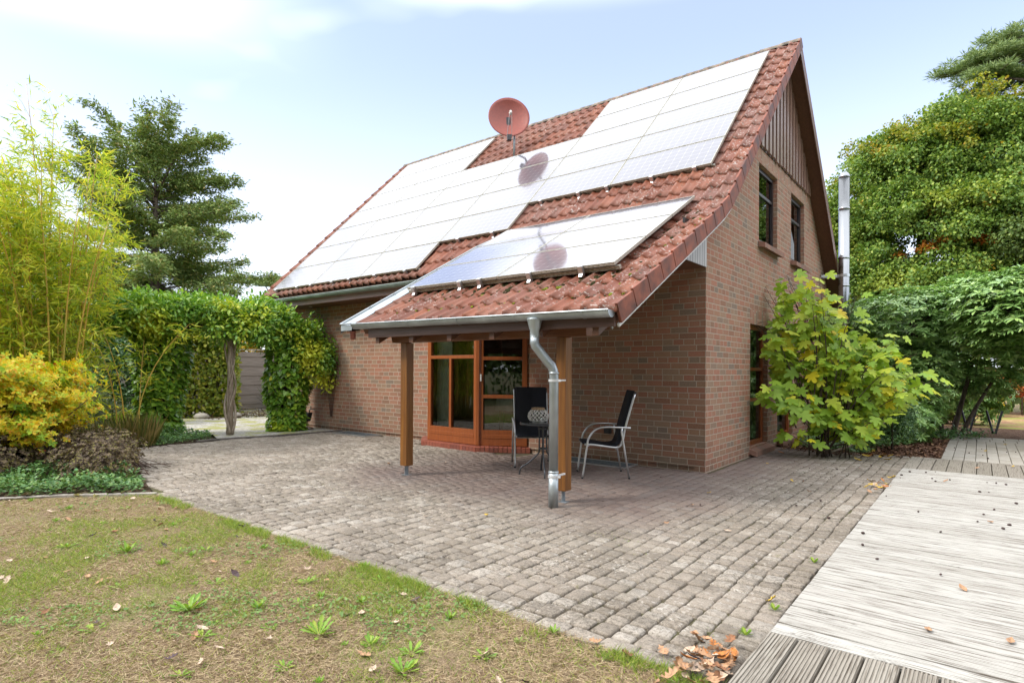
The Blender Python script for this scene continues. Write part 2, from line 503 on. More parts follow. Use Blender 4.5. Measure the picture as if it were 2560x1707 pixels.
M_POST = wood_mat("stained_post_wood", (0.14, 0.052, 0.013), (0.27, 0.112, 0.022), 0.42, 2)
M_BEAM = wood_mat("stained_beam_wood", (0.16, 0.062, 0.028), (0.23, 0.095, 0.045), 0.5, 0)
M_DARKWOOD = wood_mat("dark_board_wood", (0.085, 0.045, 0.035), (0.12, 0.065, 0.05), 0.42, 0)
M_SOFFIT = wood_mat("soffit_wood", (0.11, 0.048, 0.028), (0.17, 0.075, 0.042), 0.42, 1)
M_CLAD = wood_mat("gable_board_wood", (0.20, 0.11, 0.075), (0.31, 0.20, 0.155), 0.25, 2, spec=0.6)
M_CLAD_SHADE = wood_mat("shaded_gable_board", (0.045, 0.022, 0.016), (0.075, 0.038, 0.026), 0.4, 2)  # shade in the gaps between battens painted as a darker wood colour
M_CLADP = wood_mat("grey_board_wood", (0.42, 0.40, 0.40), (0.55, 0.53, 0.53), 0.4, 2)
M_FASCIA = plain("fascia_board", (0.27, 0.16, 0.14), 0.45, 0, 0.12, 2.0)
M_GLASS = glass_mat("window_glass", (0.72, 0.76, 0.74), 0.06)
M_GLASSD = glass_mat("dark_window_glass", (0.10, 0.11, 0.13), 0.0)
M_WDARK = plain("dark_window_frame", (0.035, 0.027, 0.027), 0.35, 0, 0.15, 4.0)
M_REDTILE = N("red_clinker")
_n = M_REDTILE; _uv = _n.coord('Object')
M_REDTILE = _n.done(_n.bsdf(_n.ramp(_n.island(), [(0, (0.25, 0.075, 0.05)), (0.5, (0.32, 0.10, 0.065)), (1, (0.21, 0.07, 0.055))]), 0.35, 0, 0.5))
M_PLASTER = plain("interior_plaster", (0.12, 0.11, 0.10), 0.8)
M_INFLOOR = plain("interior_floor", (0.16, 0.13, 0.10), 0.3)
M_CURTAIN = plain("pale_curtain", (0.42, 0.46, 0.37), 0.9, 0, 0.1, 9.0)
M_BLACK = plain("black_plastic", (0.02, 0.02, 0.022), 0.4, 0, 0.2, 6.0)
M_SLING = plain("black_sling_fabric", (0.018, 0.02, 0.028), 0.75, 0, 0.2, 80.0, 0.3, 0.4)
M_DGREY = plain("dark_grey_metal", (0.085, 0.09, 0.10), 0.35, 0.5, 0.12, 5.0)
M_TABLEGL = plain("dark_table_glass", (0.05, 0.055, 0.06), 0.12, 0.0, 0.1, 3.0, 0.6)
M_WHITEW = plain("white_wicker", (0.75, 0.72, 0.67), 0.6, 0, 0.08, 20.0)
M_ROPE = plain("jute_rope", (0.42, 0.29, 0.17), 0.85, 0, 0.25, 40.0)
M_WHITE = plain("white_lacquer", (0.72, 0.72, 0.70), 0.4)
M_RUST = plain("rusty_wire", (0.09, 0.045, 0.03), 0.7, 0.3, 0.25, 14.0)
M_DISH = plain("red_dish_paint", (0.29, 0.068, 0.045), 0.45, 0, 0.10, 22.0)
M_GRATE = plain("grey_grating", (0.26, 0.29, 0.31), 0.45, 0.5, 0.2, 18.0)
M_HOSE = plain("old_hose", (0.20, 0.13, 0.09), 0.6)
M_MOSS = plain("roof_moss", (0.17, 0.19, 0.015), 0.95, 0, 0.45, 40.0, 0.1, 1.0)
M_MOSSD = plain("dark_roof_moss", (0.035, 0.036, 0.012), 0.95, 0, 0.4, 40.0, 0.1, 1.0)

def solar_mat():
    n = N("solar_cells"); uv = n.coord('UV')
    s = sepxyz(n, uv)
    def cell(v, k):
        fr = n.math('FRACT', n.math('MULTIPLY', v, k))
        return n.math('ABSOLUTE', n.math('SUBTRACT', fr, 0.5))
    cx, cy = cell(s[0], 12.0), cell(s[1], 6.0)
    line = n.math('MAXIMUM', n.rng(cx, 0.472, 0.482), n.rng(cy, 0.465, 0.478))
    dia = n.rng(n.math('ADD', cx, cy), 0.90, 0.92)
    line = n.math('MINIMUM', n.math('ADD', n.math('MULTIPLY', line, 0.55), dia), 1.0)
    fine = cell(s[0], 36.0)
    base = n.mix(n.rng(fine, 0.47, 0.48), (0.030, 0.024, 0.040), (0.06, 0.052, 0.066))
    col = n.mix(line, base, (0.34, 0.33, 0.35))
    p = n.bsdf(col, 0.3, 0, 0.5)
    g = n.new('ShaderNodeBsdfGlossy'); g.inputs['Roughness'].default_value = 0.075
    g.inputs[0].default_value = (0.97, 0.975, 1.0, 1)
    lw = n.new('ShaderNodeLayerWeight'); lw.inputs[0].default_value = 0.5
    ms = n.new('ShaderNodeMixShader')
    fr_ = n.new('ShaderNodeFresnel'); fr_.inputs[0].default_value = 1.6
    n.put(ms.inputs[0], n.math('ADD', n.math('MULTIPLY', fr_.outputs[0], 1.15), 0.05, True))
    n.t.links.new(p, ms.inputs[1]); n.t.links.new(g.outputs[0], ms.inputs[2])
    return n.done(ms.outputs[0])
M_SOLAR = solar_mat()

# ------------------------------------------------------------------ the house
RIDGE_Y, RIDGE_Z = 4.0, 7.588
STEEP, SHAL = 0.982, 0.552
def zt(y):      # tile surface of the steep slope
    return 3.66 + STEEP * y
PORCH_PROF = [(-3.06, 1.961), (-0.45, 3.402), (-0.22, 3.535), (-0.02, 3.672), (0.16, 3.827), (RIDGE_Y, RIDGE_Z)]
MAIN_PROF = [(-0.57, zt(-0.57)), (RIDGE_Y, RIDGE_Z)]
house = thing('brick_house', 'red brick house with a steep tiled roof drawn down over a timber porch', 'house')

def clip_poly(poly, fy):
    out = []
    k = len(poly)
    for i in range(k):
        a, b = poly[i], poly[(i + 1) % k]
        da, db = fy(a[0]) - a[1], fy(b[0]) - b[1]
        if da >= 0: out.append(a)
        if (da >= 0) != (db >= 0):
            t = da / (da - db); out.append((a[0] + t * (b[0] - a[0]), a[1] + t * (b[1] - a[1])))
    return out
def cells(us, vs, holes):
    for i in range(len(us) - 1):
        for j in range(len(vs) - 1):
            a, b, c, d = us[i], us[i + 1], vs[j], vs[j + 1]
            mu, mv = (a + b) / 2, (c + d) / 2
            if any(h[0] < mu < h[1] and h[2] < mv < h[3] for h in holes): continue
            yield [(a, c), (b, c), (b, d), (a, d)]
GH = [(2.43, 3.58, 3.60, 4.92), (4.58, 5.69, 3.60, 4.92), (1.98, 2.99, 0.14, 2.16), (3.62, 4.75, 0.14, 2.16)]
BAY = [(-5.50, 0.0), (-5.05, -0.38), (-3.78, -0.42), (-3.05, 0.0)]
w = MB()
und = lambda y: min(3.45 + STEEP * y, 3.45 + STEEP * (2 * RIDGE_Y - y))
us = sorted({-0.0, 8.0} | {h[0] for h in GH} | {h[1] for h in GH})
vs = sorted({-0.05, 5.24} | {h[2] for h in GH} | {h[3] for h in GH})
for p in cells(us, vs, GH):
    p = clip_poly(p, lambda y: 3.45 + STEEP * y); p = clip_poly(p, lambda y: 3.45 + STEEP * (8.0 - y)) if len(p) > 2 else p
    if len(p) > 2: w.poly([(0, y, z) for y, z in p])
us = [-10.45, BAY[0][0], BAY[3][0], 0.0]
for p in cells(us, [-0.05, 2.52, 3.3], [(BAY[0][0], BAY[3][0], -1, 2.52)]):
    w.poly([(x, 0, z) for x, z in reversed(p)])
RV = 0.13
for (a, b, c, d) in GH:         # window reveals
    w.quad((0, a, c), (-RV, a, c), (-RV, a, d), (0, a, d)); w.quad((0, b, c), (0, b, d), (-RV, b, d), (-RV, b, c))
    w.quad((0, a, d), (-RV, a, d), (-RV, b, d), (0, b, d)); w.quad((0, a, c), (0, b, c), (-RV, b, c), (-RV, a, c))
# west and north walls
w.poly([(-10.45, y, z) for y, z in [(8, -.05), (8, 3.3), (4, 7.2), (0, 3.3), (0, -.05)]])
w.quad((0, 8, -.05), (-10.45, 8, -.05), (-10.45, 8, 3.3), (0, 8, 3.3))
# brick cheek of the bay
w.quad((BAY[0][0], BAY[0][1], -.05), (BAY[1][0], BAY[1][1], -.05), (BAY[1][0], BAY[1][1], 2.52), (BAY[0][0], BAY[0][1], 2.52))
w.build('wall', M_BRICK, house, uvwall=True, fixn=False)

# inside of the house, seen dimly through the glass
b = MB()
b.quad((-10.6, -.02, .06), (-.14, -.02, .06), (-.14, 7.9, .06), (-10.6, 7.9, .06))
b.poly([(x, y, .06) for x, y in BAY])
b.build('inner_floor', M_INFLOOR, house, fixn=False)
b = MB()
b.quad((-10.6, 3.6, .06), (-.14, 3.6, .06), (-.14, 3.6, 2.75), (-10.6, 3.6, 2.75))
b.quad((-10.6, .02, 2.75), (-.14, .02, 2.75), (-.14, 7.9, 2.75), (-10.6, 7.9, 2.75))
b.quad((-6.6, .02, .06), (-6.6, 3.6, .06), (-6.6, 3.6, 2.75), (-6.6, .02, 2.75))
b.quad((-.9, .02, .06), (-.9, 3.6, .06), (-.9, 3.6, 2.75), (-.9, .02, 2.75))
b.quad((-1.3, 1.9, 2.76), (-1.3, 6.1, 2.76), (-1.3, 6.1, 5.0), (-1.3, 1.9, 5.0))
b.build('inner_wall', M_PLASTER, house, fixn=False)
b = MB()
for i in range(14):
    x0 = -5.02 + i * .028; d = .02 * (i % 2)
    b.quad((x0, -.20 + d, .1), (x0 + .028, -.20 + (.02 - d), .1), (x0 + .028, -.20 + (.02 - d), 2.45), (x0, -.20 + d, 2.45))
b.build('curtain', M_CURTAIN, house, smooth=True)
b = MB()
for (a0, a1) in ((2.02, 2.95), (3.66, 4.7)):
    k = 22
    for i in range(k):
        y0 = a0 + (a1 - a0) * i / k; y1 = a0 + (a1 - a0) * (i + 1) / k; d = .015 * (i % 2)
        b.quad((-.24 + d, y0, .2), (-.24 + .015 - d, y1, .2), (-.24 + .015 - d, y1, 2.12), (-.24 + d, y0, 2.12))
b.build('curtain', plain("grey_net_curtain", (0.20, 0.23, 0.21), 0.9, 0, 0.1, 9.0), house, smooth=True)

# soldier courses (3 mm proud) and brick sills
b = MB()
for (a, bb, c, d) in GH[:2]:
    pass
b.quad((.003, 1.78, 4.925), (.003, 6.22, 4.925), (.003, 6.12, 5.235), (.003, 1.88, 5.235))
b.build('soldier_course', M_SOLDIER, house, uvwall=True, fixn=False)
for (a, bb, c, d) in GH[2:]:
    b = MB(); b.quad((.003, a - .02, d + .002), (.003, bb + .02, d + .002), (.003, bb + .02, d + .26), (.003, a - .02, d + .26))
    b.build('soldier_course', M_SOLDIER, house, uvwall=True, fixn=False)
def window(y0, y1, z0, z1, frame_m, glass_m, bars, sill=True):
    fr = MB(); t = .075; x0, x1 = -RV + .002, -RV + .06
    fr.box(x0, x1, y0 + .001, y0 + t, z0 + .001, z1 - .001); fr.box(x0, x1, y1 - t, y1 - .001, z0 + .001, z1 - .001)
    fr.box(x0, x1, y0 + t, y1 - t, z0 + .001, z0 + t); fr.box(x0, x1, y0 + t, y1 - t, z1 - t, z1 - .001)
    for zb in bars: fr.box(x0 + .006, x1 - .006, y0 + t, y1 - t, zb - .028, zb + .028)
    o = fr.build('window', frame_m, house, bevel=.006)
    g = MB(); g.quad((-RV + .03, y0 + t, z0 + t), (-RV + .03, y1 - t, z0 + t), (-RV + .03, y1 - t, z1 - t), (-RV + .03, y0 + t, z1 - t))
    g.build('pane', glass_m, o, fixn=False)
    if sill:
        s = MB(); k = max(6, int((y1 - y0 + .08) / .075)); L = (y1 - y0 + .08) / k
        for i in range(k):
            ya = y0 - .04 + i * L + .004; yb = ya + L - .008
            zb = z0
            s.v += []
            i0 = len(s.v)
            for yy in (ya, yb):
                s.v += [(-RV + .055, yy, zb + .005), (.115, yy, zb - .055), (.115, yy, zb - .135), (.004, yy, zb - .105), (.004, yy, zb - .03)]
            s.f += [(i0, i0 + 1, i0 + 6, i0 + 5), (i0 + 1, i0 + 2, i0 + 7, i0 + 6), (i0 + 2, i0 + 3, i0 + 8, i0 + 7), (i0, i0 + 4, i0 + 3, i0 + 2, i0 + 1), (i0 + 5, i0 + 6, i0 + 7, i0 + 8, i0 + 9)]
        s.build('sill', M_SILL, o)
    return o
M_SILL = N("sill_brick"); M_SILL = M_SILL.done(M_SILL.bsdf(M_SILL.ramp(M_SILL.island(), [(0, (0.24, 0.13, 0.095)), (.5, (0.30, 0.165, 0.12)), (1, (0.22, 0.14, 0.11))]), 0.8, 0, 0.3))
for i, h in enumerate(GH):
    o = window(h[0], h[1], h[2], h[3], M_WDARK if i < 2 else M_WINDOW, M_GLASSD if i < 2 else M_GLASS,
               ([4.47] if i < 2 else [1.42, .90]), True)
    if i < 2:
        c = MB(); c.box(-RV + .062, -RV + .085, h[0] + .1, h[1] - .1, h[2] + .012, h[2] + .03)
        c.build('drip_strip', M_ALUW, o)

# gable boarding (board and batten), lower edge a little ragged
def boarding(name, mat, nb, w0, w1, x0, front, seed):
    b = MB(); rg = random.Random(seed); y0b, y1b = 1.9, 6.1; p = (y1b - y0b) / nb
    for i in range(nb):
        ya = y0b + p * (i + w0); yb = y0b + p * (i + w1)
        zb = 5.19 + rg.uniform(-.014, .014); za, zc = und(ya) + .02, und(yb) + .02
        if max(za, zc) < zb + .05: continue
        za, zc = max(za, zb), max(zc, zb); i0 = len(b.v)
        for x in (x0, front):
            b.v += [(x, ya, zb), (x, yb, zb), (x, yb, zc), (x, ya, za)]
        b.f += [(i0 + 4, i0 + 5, i0 + 6, i0 + 7), (i0, i0 + 1, i0 + 5, i0 + 4), (i0 + 1, i0 + 2, i0 + 6, i0 + 5), (i0, i0 + 4, i0 + 7, i0 + 3)]
    b.build(name, mat, house)
boarding('gable_boarding', M_CLAD_SHADE, 18, .0, .99, .004, .016, 4)
boarding('gable_battens', M_CLAD, 18, .24, .80, .017, .052, 5)
b = MB()   # grey boarding beside the porch ceiling
for i in range(9):
    ya = -.75 + .75 * i / 9; yb = ya + .75 / 9 - .012
    zf = lambda y: np.interp(y, [p[0] for p in PORCH_PROF], [p[1] for p in PORCH_PROF]) - .17
    b.poly([(.012, ya, 2.80), (.012, yb, 2.80), (.012, yb, max(2.81, zf(yb))), (.012, ya, max(2.805, zf(ya)))])
b.build('grey_boarding', M_CLADP, house, fixn=False)
b = MB(); b.box(-.02, .008, -.76, -.002, 2.801, 3.33)
b.build('boarding_back', M_BLACK, house)

def normals2(prof):
    ns = []
    for i in range(len(prof)):
        a = prof[max(i - 1, 0)]; c = prof[min(i + 1, len(prof) - 1)]
        d = math.hypot(c[0] - a[0], c[1] - a[1]); ns.append((-(c[1] - a[1]) / d, (c[0] - a[0]) / d))
    return ns
def sweep(mb, prof, x0, x1, o0, o1):
    ns = normals2(prof); k = len(prof); i0 = len(mb.v)
    for x in (x0, x1):
        for o in (o0, o1):
            mb.v += [(x, p[0] + q[0] * o, p[1] + q[1] * o) for p, q in zip(prof, ns)]
    A, B, C_, D = i0, i0 + k, i0 + 2 * k, i0 + 3 * k
    for j in range(k - 1):
        mb.f += [(A + j, A + j + 1, B + j + 1, B + j), (C_ + j, D + j, D + j + 1, C_ + j + 1), (A + j, C_ + j, C_ + j + 1, A + j + 1), (B + j, B + j + 1, D + j + 1, D + j)]
    mb.f += [(A, B, D, C_), (A + k - 1, C_ + k - 1, D + k - 1, B + k - 1)]
REAR_PROF = [(RIDGE_Y, RIDGE_Z), (8.6, RIDGE_Z - STEEP * 4.6)]
b = MB()
sweep(b, [(p[0], p[1]) for p in MAIN_PROF], -10.75, -3.62, -.15, -.05)
sweep(b, [(-3.0, 1.961 + .06 * SHAL)] + PORCH_PROF[1:], -3.6, .275, -.15, -.05)
b.build('roof_deck', M_SOFFIT, house)
b = MB(); sweep(b, REAR_PROF, -10.75, .275, -.15, -.05)
for k in range(0, 11):   # tongue-and-groove lines under the rear overhang
    x = .02 + .024 * k
b.build('roof_deck', M_SOFFIT, house)
b = MB(); sweep(b, REAR_PROF, -10.78, .30, -.045, .0)
b.build('rear_roof', M_TILE, house)
b = MB()
sweep(b, [(p[0], p[1]) for p in PORCH_PROF[:-1]] + [(1.2, zt(1.2))], .262, .284, -.185, -.152)
b.build('verge_trim', M_WHITE, house)
b = MB(); sweep(b, REAR_PROF, .276, .30, -.20, -.05)
b.build('bargeboard', M_SOFFIT, house)

def tiles(name, prof, x0, x1, lift_seed, verge=None):
    """interlocking pantiles: every tile is an island of real geometry"""
    seg = [0.0]
    for a, c in zip(prof[:-1], prof[1:]): seg.append(seg[-1] + math.hypot(c[0] - a[0], c[1] - a[1]))
    L = seg[-1]; ns = normals2(prof)
    def at(s):
        s = min(max(s, 0), L)
        return (np.interp(s, seg, [p[0] for p in prof]), np.interp(s, seg, [p[1] for p in prof]),
                np.interp(s, seg, [q[0] for q in ns]), np.interp(s, seg, [q[1] for q in ns]))
    pitch = .356; wv = .2; NX = 10
    nc = int(L / pitch) + 1; nx = int(round((x1 - x0) / wv)); wv = (x1 - x0) / nx
    ph = np.linspace(0, 1, NX + 1)
    prof_w = .020 * np.cos(2 * np.pi * (ph - .22)) + .010 * np.cos(4 * np.pi * (ph - .15))
    rg = np.random.default_rng(lift_seed)
    V = []; Fq = []
    for c in range(nc):
        s0 = c * pitch; s1 = min(s0 + pitch + .05, L)
        if s1 - s0 < .12: continue
        rows = [(s0, -.012), (s0, .034)] + [(s0 + (s1 - s0) * t, .034 - .028 * t) for t in (.33, .66, 1.0)]
        base = [(at(s), h) for s, h in rows]
        for i in range(nx):
            j = rg.normal(0, .0028); tilt = rg.normal(0, .003); sh = rg.normal(0, .003)
            i0 = len(V)
            for r, ((yy, zz, ny, nz_), h) in enumerate(base):
                for q in range(NX + 1):
                    hh = h + prof_w[q] + j + tilt * (q / NX - .5)
                    V.append((x0 + (i + ph[q] * 1.03) * wv, yy + ny * hh, zz + nz_ * hh + (sh if r < 2 else 0)))
            for r in range(4):
                for q in range(NX):
                    a = i0 + r * (NX + 1) + q
                    Fq.append((a, a + 1, a + NX + 2, a + NX + 1))
    np_mesh(name, np.array(V), [np.array(Fq)], M_TILE, house, True)
    if verge:
        b = MB()
        for c in range(nc):
            s0 = c * pitch + .006; s1 = min(s0 + pitch - .012, L)
            if s1 - s0 < .1: continue
            xa, xb = verge
            pts = []
            i0 = len(b.v)
            for s, top in ((s0, .052), (s1, .03)):
                yy, zz, ny, nz_ = at(s)
                for x in (xa, xb):
                    b.v += [(x, yy + ny * top, zz + nz_ * top), (x, yy - ny * .15, zz - nz_ * .15)]
            for q in ((0, 1, 3, 2), (4, 6, 7, 5), (0, 2, 6, 4), (1, 5, 7, 3), (2, 3, 7, 6), (0, 4, 5, 1)):
                b.f.append(tuple(i0 + k for k in q))
        b.build('verge_tiles', M_VERGE, house, bevel=.005)
tiles('roof_tiles', MAIN_PROF, -10.78, -3.62, 1, (-10.79, -10.76))
tiles('porch_roof_tiles', PORCH_PROF, -3.62, .30, 2, (.285, .315))
b = MB(); xx = -10.78; i = 0
while xx < .26:    # ridge caps, each overlapping the next
    L = min(.37, .272 - xx); r0, r1 = .105, .092
    k = 10; i0 = len(b.v)
    for (x, r) in ((xx, r0), (xx + L + .03, r1)):
        for a in range(k + 1):
            t = math.pi * (a / k)
            b.v.append((x, RIDGE_Y - math.cos(t) * r, RIDGE_Z - .055 + math.sin(t) * r * .92))
    for a in range(k): b.f.append((i0 + a, i0 + a + 1, i0 + k + 2 + a, i0 + k + 1 + a))
    b.f.append(tuple(i0 + a for a in range(k + 1)))
    b.f.append(tuple(i0 + k + 1 + a for a in reversed(range(k + 1))))
    xx += L; i += 1
b.build('ridge_caps', M_RIDGE, house, fixn=False)
# moss cushions on the tiles
b = MB(); rg = random.Random(11)
def blob(mb, c, r, flat=.6, n=7):
    prof = [(r * math.sin(math.pi * .5 * t / 4), r * flat * math.cos(math.pi * .5 * t / 4)) for t in range(0, 5)]
    i0 = len(mb.v)
    for rr, z in prof:
        for a in range(n):
            t = 2 * math.pi * a / n; q = rr * (1 + .25 * math.sin(a * 2.3 + c[0] * 40))
            mb.v.append((c[0] + q * math.cos(t), c[1] + q * math.sin(t) * .9, c[2] + z + SHAL * q * math.sin(t) * .9))
    for j in range(len(prof) - 1):
        for a in range(n):
            mb.f.append((i0 + j * n + a, i0 + (j + 1) * n + a, i0 + (j + 1) * n + (a + 1) % n, i0 + j * n + (a + 1) % n))
zs = lambda y: np.interp(y, [p[0] for p in PORCH_PROF], [p[1] for p in PORCH_PROF])
lap = lambda: -3.06 + .3116 * rg.choice([1, 1, 2, 2, 3]) - rg.uniform(.005, .03)
for k in range(34):
    x, y = rg.uniform(-3.4, .22), lap()
    blob(b, (x, y, zs(y) + .012), rg.uniform(.010, .028))
for k in range(6):
    x, y = rg.uniform(-3.0, .22), lap()
    for q in range(4): blob(b, (x + rg.uniform(-.05, .05), y + rg.uniform(-.02, .02), zs(y) + .015), rg.uniform(.015, .03))
for k in range(9):
    x, y = rg.uniform(.0, .26), rg.uniform(-2.9, -.3)
    blob(b, (x, y, zs(y) + .03), rg.uniform(.010, .024))
kind(b.build('moss', M_MOSS, house, smooth=True), 'stuff')
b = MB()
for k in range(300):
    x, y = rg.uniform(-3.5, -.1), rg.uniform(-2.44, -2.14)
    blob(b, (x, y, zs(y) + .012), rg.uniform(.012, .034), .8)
for k in range(150):
    x, y = rg.uniform(-3.5, .25), lap()
    blob(b, (x, y, zs(y) + .004), rg.uniform(.008, .02), .6)
for k in range(60):
    x, y = rg.uniform(-.16, .05), rg.uniform(-2.2, -.2)
    blob(b, (x, y, zs(y) + .008), rg.uniform(.012, .03), .7)
kind(b.build('dark_moss', M_MOSSD, house, smooth=True), 'stuff')

# gutters: half-round channels with rims, brackets and end caps
def gutter(p, q, r, mat, name='gutter'):
    mb = MB(); n = 12; i0 = len(mb.v); p, q = Vector(p), Vector(q)
    for rr in (r, r - .006):
        for e in (p, q):
            for a in range(n + 1):
                t = math.pi * a / n
                mb.v.append((e.x, e.y - rr * math.cos(t), e.z - rr * math.sin(t)))
    k = n + 1
    for a in range(n):
        mb.f.append((i0 + a, i0 + a + 1, i0 + k + a + 1, i0 + k + a))
        mb.f.append((i0 + 2 * k + a, i0 + 3 * k + a, i0 + 3 * k + a + 1, i0 + 2 * k + a + 1))
    for s0, s1 in ((0, 2 * k), (k, 3 * k)):
        mb.f.append(tuple(i0 + s0 + a for a in range(k)))
    mb.tube([p + Vector((0, -r, 0)), q + Vector((0, -r, 0))], .009, 8)
    g = mb.build(name, mat, house, smooth=False)
    nbr = int((q - p).length / .78)
    for i in range(nbr + 1):
        br = MB()
        e = p.lerp(q, (i + .35) / (nbr + .7)); i1 = len(br.v)
        for x in (-.012, .012):
            for a in range(n + 1):
                t = math.pi * a / n; rr = r + .004
                br.v.append((e.x + x, e.y - rr * math.cos(t), e.z - rr * math.sin(t)))
        for a in range(n): br.f.append((i1 + a, i1 + a + 1, i1 + k + a + 1, i1 + k + a))
        br.build('gutter_bracket', mat, g, fixn=False)
    return g
gutter((-3.62, -3.09, 1.985), (.262, -3.09, 1.948), .068, M_ZINC)
gutter((-10.86, -.64, 2.985), (-3.66, -.64, 3.0), .068, M_ZINCG)
# downpipe at the porch with funnel, swan neck and clamps
dp = MB()
dp.lathe([(.0475, -.03), (.0475, .04), (.058, .075), (.078, .155), (.08, .165), (.0, .165)], 20, (-.615, -3.10, 1.745))
path = [(-.615, -3.10, 1.74), (-.615, -3.10, 1.665), (-.605, -3.097, 1.63), (-.585, -3.08, 1.60), (-.505, -3.02, 1.47), (-.472, -3.0, 1.43), (-.455, -2.992, 1.38), (-.45, -2.99, 1.33), (-.45, -2.99, .30)]
dp.tube(path, .0475, 18)
dp.tube([(-.45, -2.99, .345), (-.45, -2.99, .0)], .051, 18)
for z in (1.345, .345): dp.lathe([(.049, 0), (.054, .006), (.054, .016), (.049, .022)], 18, (-.45, -2.99, z))
dpo = dp.build('downpipe', M_ZINC, house, smooth=True)
for z in (1.27, .30):
    cl = MB()
    cl.lathe([(.0515, 0), (.0555, 0), (.0555, .026), (.0515, .026)], 18, (-.45, -2.99, z))
    cl.box(-.447, -.43, -2.945, -2.80, z + .005, z + .021)
    cl.box(-.398, -.368, -3.0, -2.98, z + .002, z + .024)
    cl.build('pipe_clamp', M_ALUW, dpo)
b = MB(); b.tube([(-10.6, -.64, 2.93), (-10.6, -.62, 2.8), (-10.6, -.2, 2.62), (-10.6, -.1, 2.5), (-10.6, -.1, 0)], .045, 14)
b.build('downpipe', M_ZINCG, house, smooth=True)
# zinc trough along the left edge of the porch roof
b = MB()
pr = [(-3.15, 1.985), (-.45, 3.475), (-.05, 3.70)]
for (ya, za), (yb, zb) in zip(pr[:-1], pr[1:]):
    b.quad((-3.84, ya, za), (-3.60, ya, za - .02), (-3.60, yb, zb - .02), (-3.84 + (.2 if yb > -.1 else 0), yb, zb))
    b.quad((-3.84, ya, za), (-3.84 + (.2 if yb > -.1 else 0), yb, zb), (-3.84 + (.2 if yb > -.1 else 0), yb, zb - .12), (-3.84, ya, za - .12))
b.quad((-3.84, -3.15, 1.985), (-3.84, -3.15, 1.90), (-3.60, -3.15, 1.90), (-3.60, -3.15, 1.965))
b.tube([(-3.845, -3.16, 1.992), (-3.845, -.45, 3.483), (-3.66, -.05, 3.71)], .012, 8)
b.tube([(-3.845, -3.158, 1.992), (-3.60, -3.16, 1.988)], .010, 8)
for t in (.18, .34, .5, .66, .82):
    y = -3.15 + t * 2.7; z = 1.985 + t * 1.49
    b.box(-3.852, -3.82, y - .012, y + .012, z - .02, z + .02)
b.build('valley_trough', M_ZINC, house)
b = MB(); b.poly([(-3.83, -.60, 2.80), (-3.83, -3.05, 1.90), (-3.83, -3.05, 2.0), (-3.83, -.45, 3.42), (-3.83, -.3, 3.42), (-3.83, -.3, 2.85)])
b.quad((-3.83, -3.05, 1.90), (-3.6, -3.05, 1.90), (-3.6, -.6, 3.0), (-3.83, -.6, 3.0))
b.build('porch_cheek', M_DARKWOOD, house, fixn=False)

# eaves of the main roof
b = MB(); b.box(-10.75, -3.64, -.545, -.52, 2.82, 2.955)
b.build('fascia', M_FASCIA, house)
b = MB(); b.box(-10.75, -3.64, -.52, -.001, 2.815, 2.84)
so = b.build('soffit', M_SOFFIT, house)
for x in (-9.1, -6.55):
    b = MB(); b.lathe([(0, .002), (.035, 0), (.04, .006)], 14, (x, -.28, 2.808)); b.build('spotlight', M_ALUW, house, smooth=True)

# porch timber
b = MB(); b.box(-3.40, .26, -3.035, -2.995, 1.80, 1.915)
b.build('porch_fascia', M_DARKWOOD, house, bevel=.004)
b = MB(); i0 = 0
for y in (-2.81, -2.69):
    b.v += [(-3.22, y, 1.845), (-3.18, y, 1.735), (-.18, y, 1.735), (-.18, y, 1.845)]
b.f += [(0, 1, 2, 3), (7, 6, 5, 4), (0, 4, 5, 1), (1, 5, 6, 2), (2, 6, 7, 3), (3, 7, 4, 0)]
b.build('porch_beam', M_BEAM, house, bevel=.006)
for (x, y) in ((-2.975, -2.73), (-.50, -2.73)):
    b = MB(); b.box(x - .06, x + .06, y - .06, y + .06, .125, 1.733)
    po = b.build('porch_post', M_POST, house, bevel=.006)
    s = MB(); s.box(x - .004, x + .004, y - .03, y + .03, .0, .20); s.box(x - .05, x + .05, y - .05, y + .05, .001, .006)
    s.build('post_shoe', M_GRATE, po)
b = MB()   # porch ceiling: boards level near the wall, then sloping with the roof
b.quad((-3.6, -.001, 2.80), (.0, -.001, 2.80), (.0, -.80, 2.80), (-3.6, -.80, 2.80))
b.build('porch_ceiling', M_SOFFIT, house, fixn=False)
for k in range(6):
    x = -3.3 + k * .66
    b = MB(); zb = lambda y: np.interp(y, [p[0] for p in PORCH_PROF], [p[1] for p in PORCH_PROF]) - .155 / math.cos(math.atan(SHAL))
    b.v = [(x + dx, y, z) for dx in (0, .07) for (y, z) in ((-2.99, zb(-2.99)), (-2.99, zb(-2.99) - .10), (-.75, zb(-.75) - .12), (-.75, zb(-.75)))]
    b.f = [(0, 1, 2, 3), (7, 6, 5, 4), (0, 4, 5, 1), (1, 5, 6, 2), (2, 6, 7, 3), (3, 7, 4, 0)]
    b.build('rafter', M_SOFFIT, house)
b = MB(); b.tube([(.20, -2.98, 1.80), (.22, -3.0, 1.78), (.235, -3.02, 1.785), (.235, -3.02, 1.81), (.215, -3.0, 1.82)], .006, 6)
b.build('screw_eye', M_ALU, house)

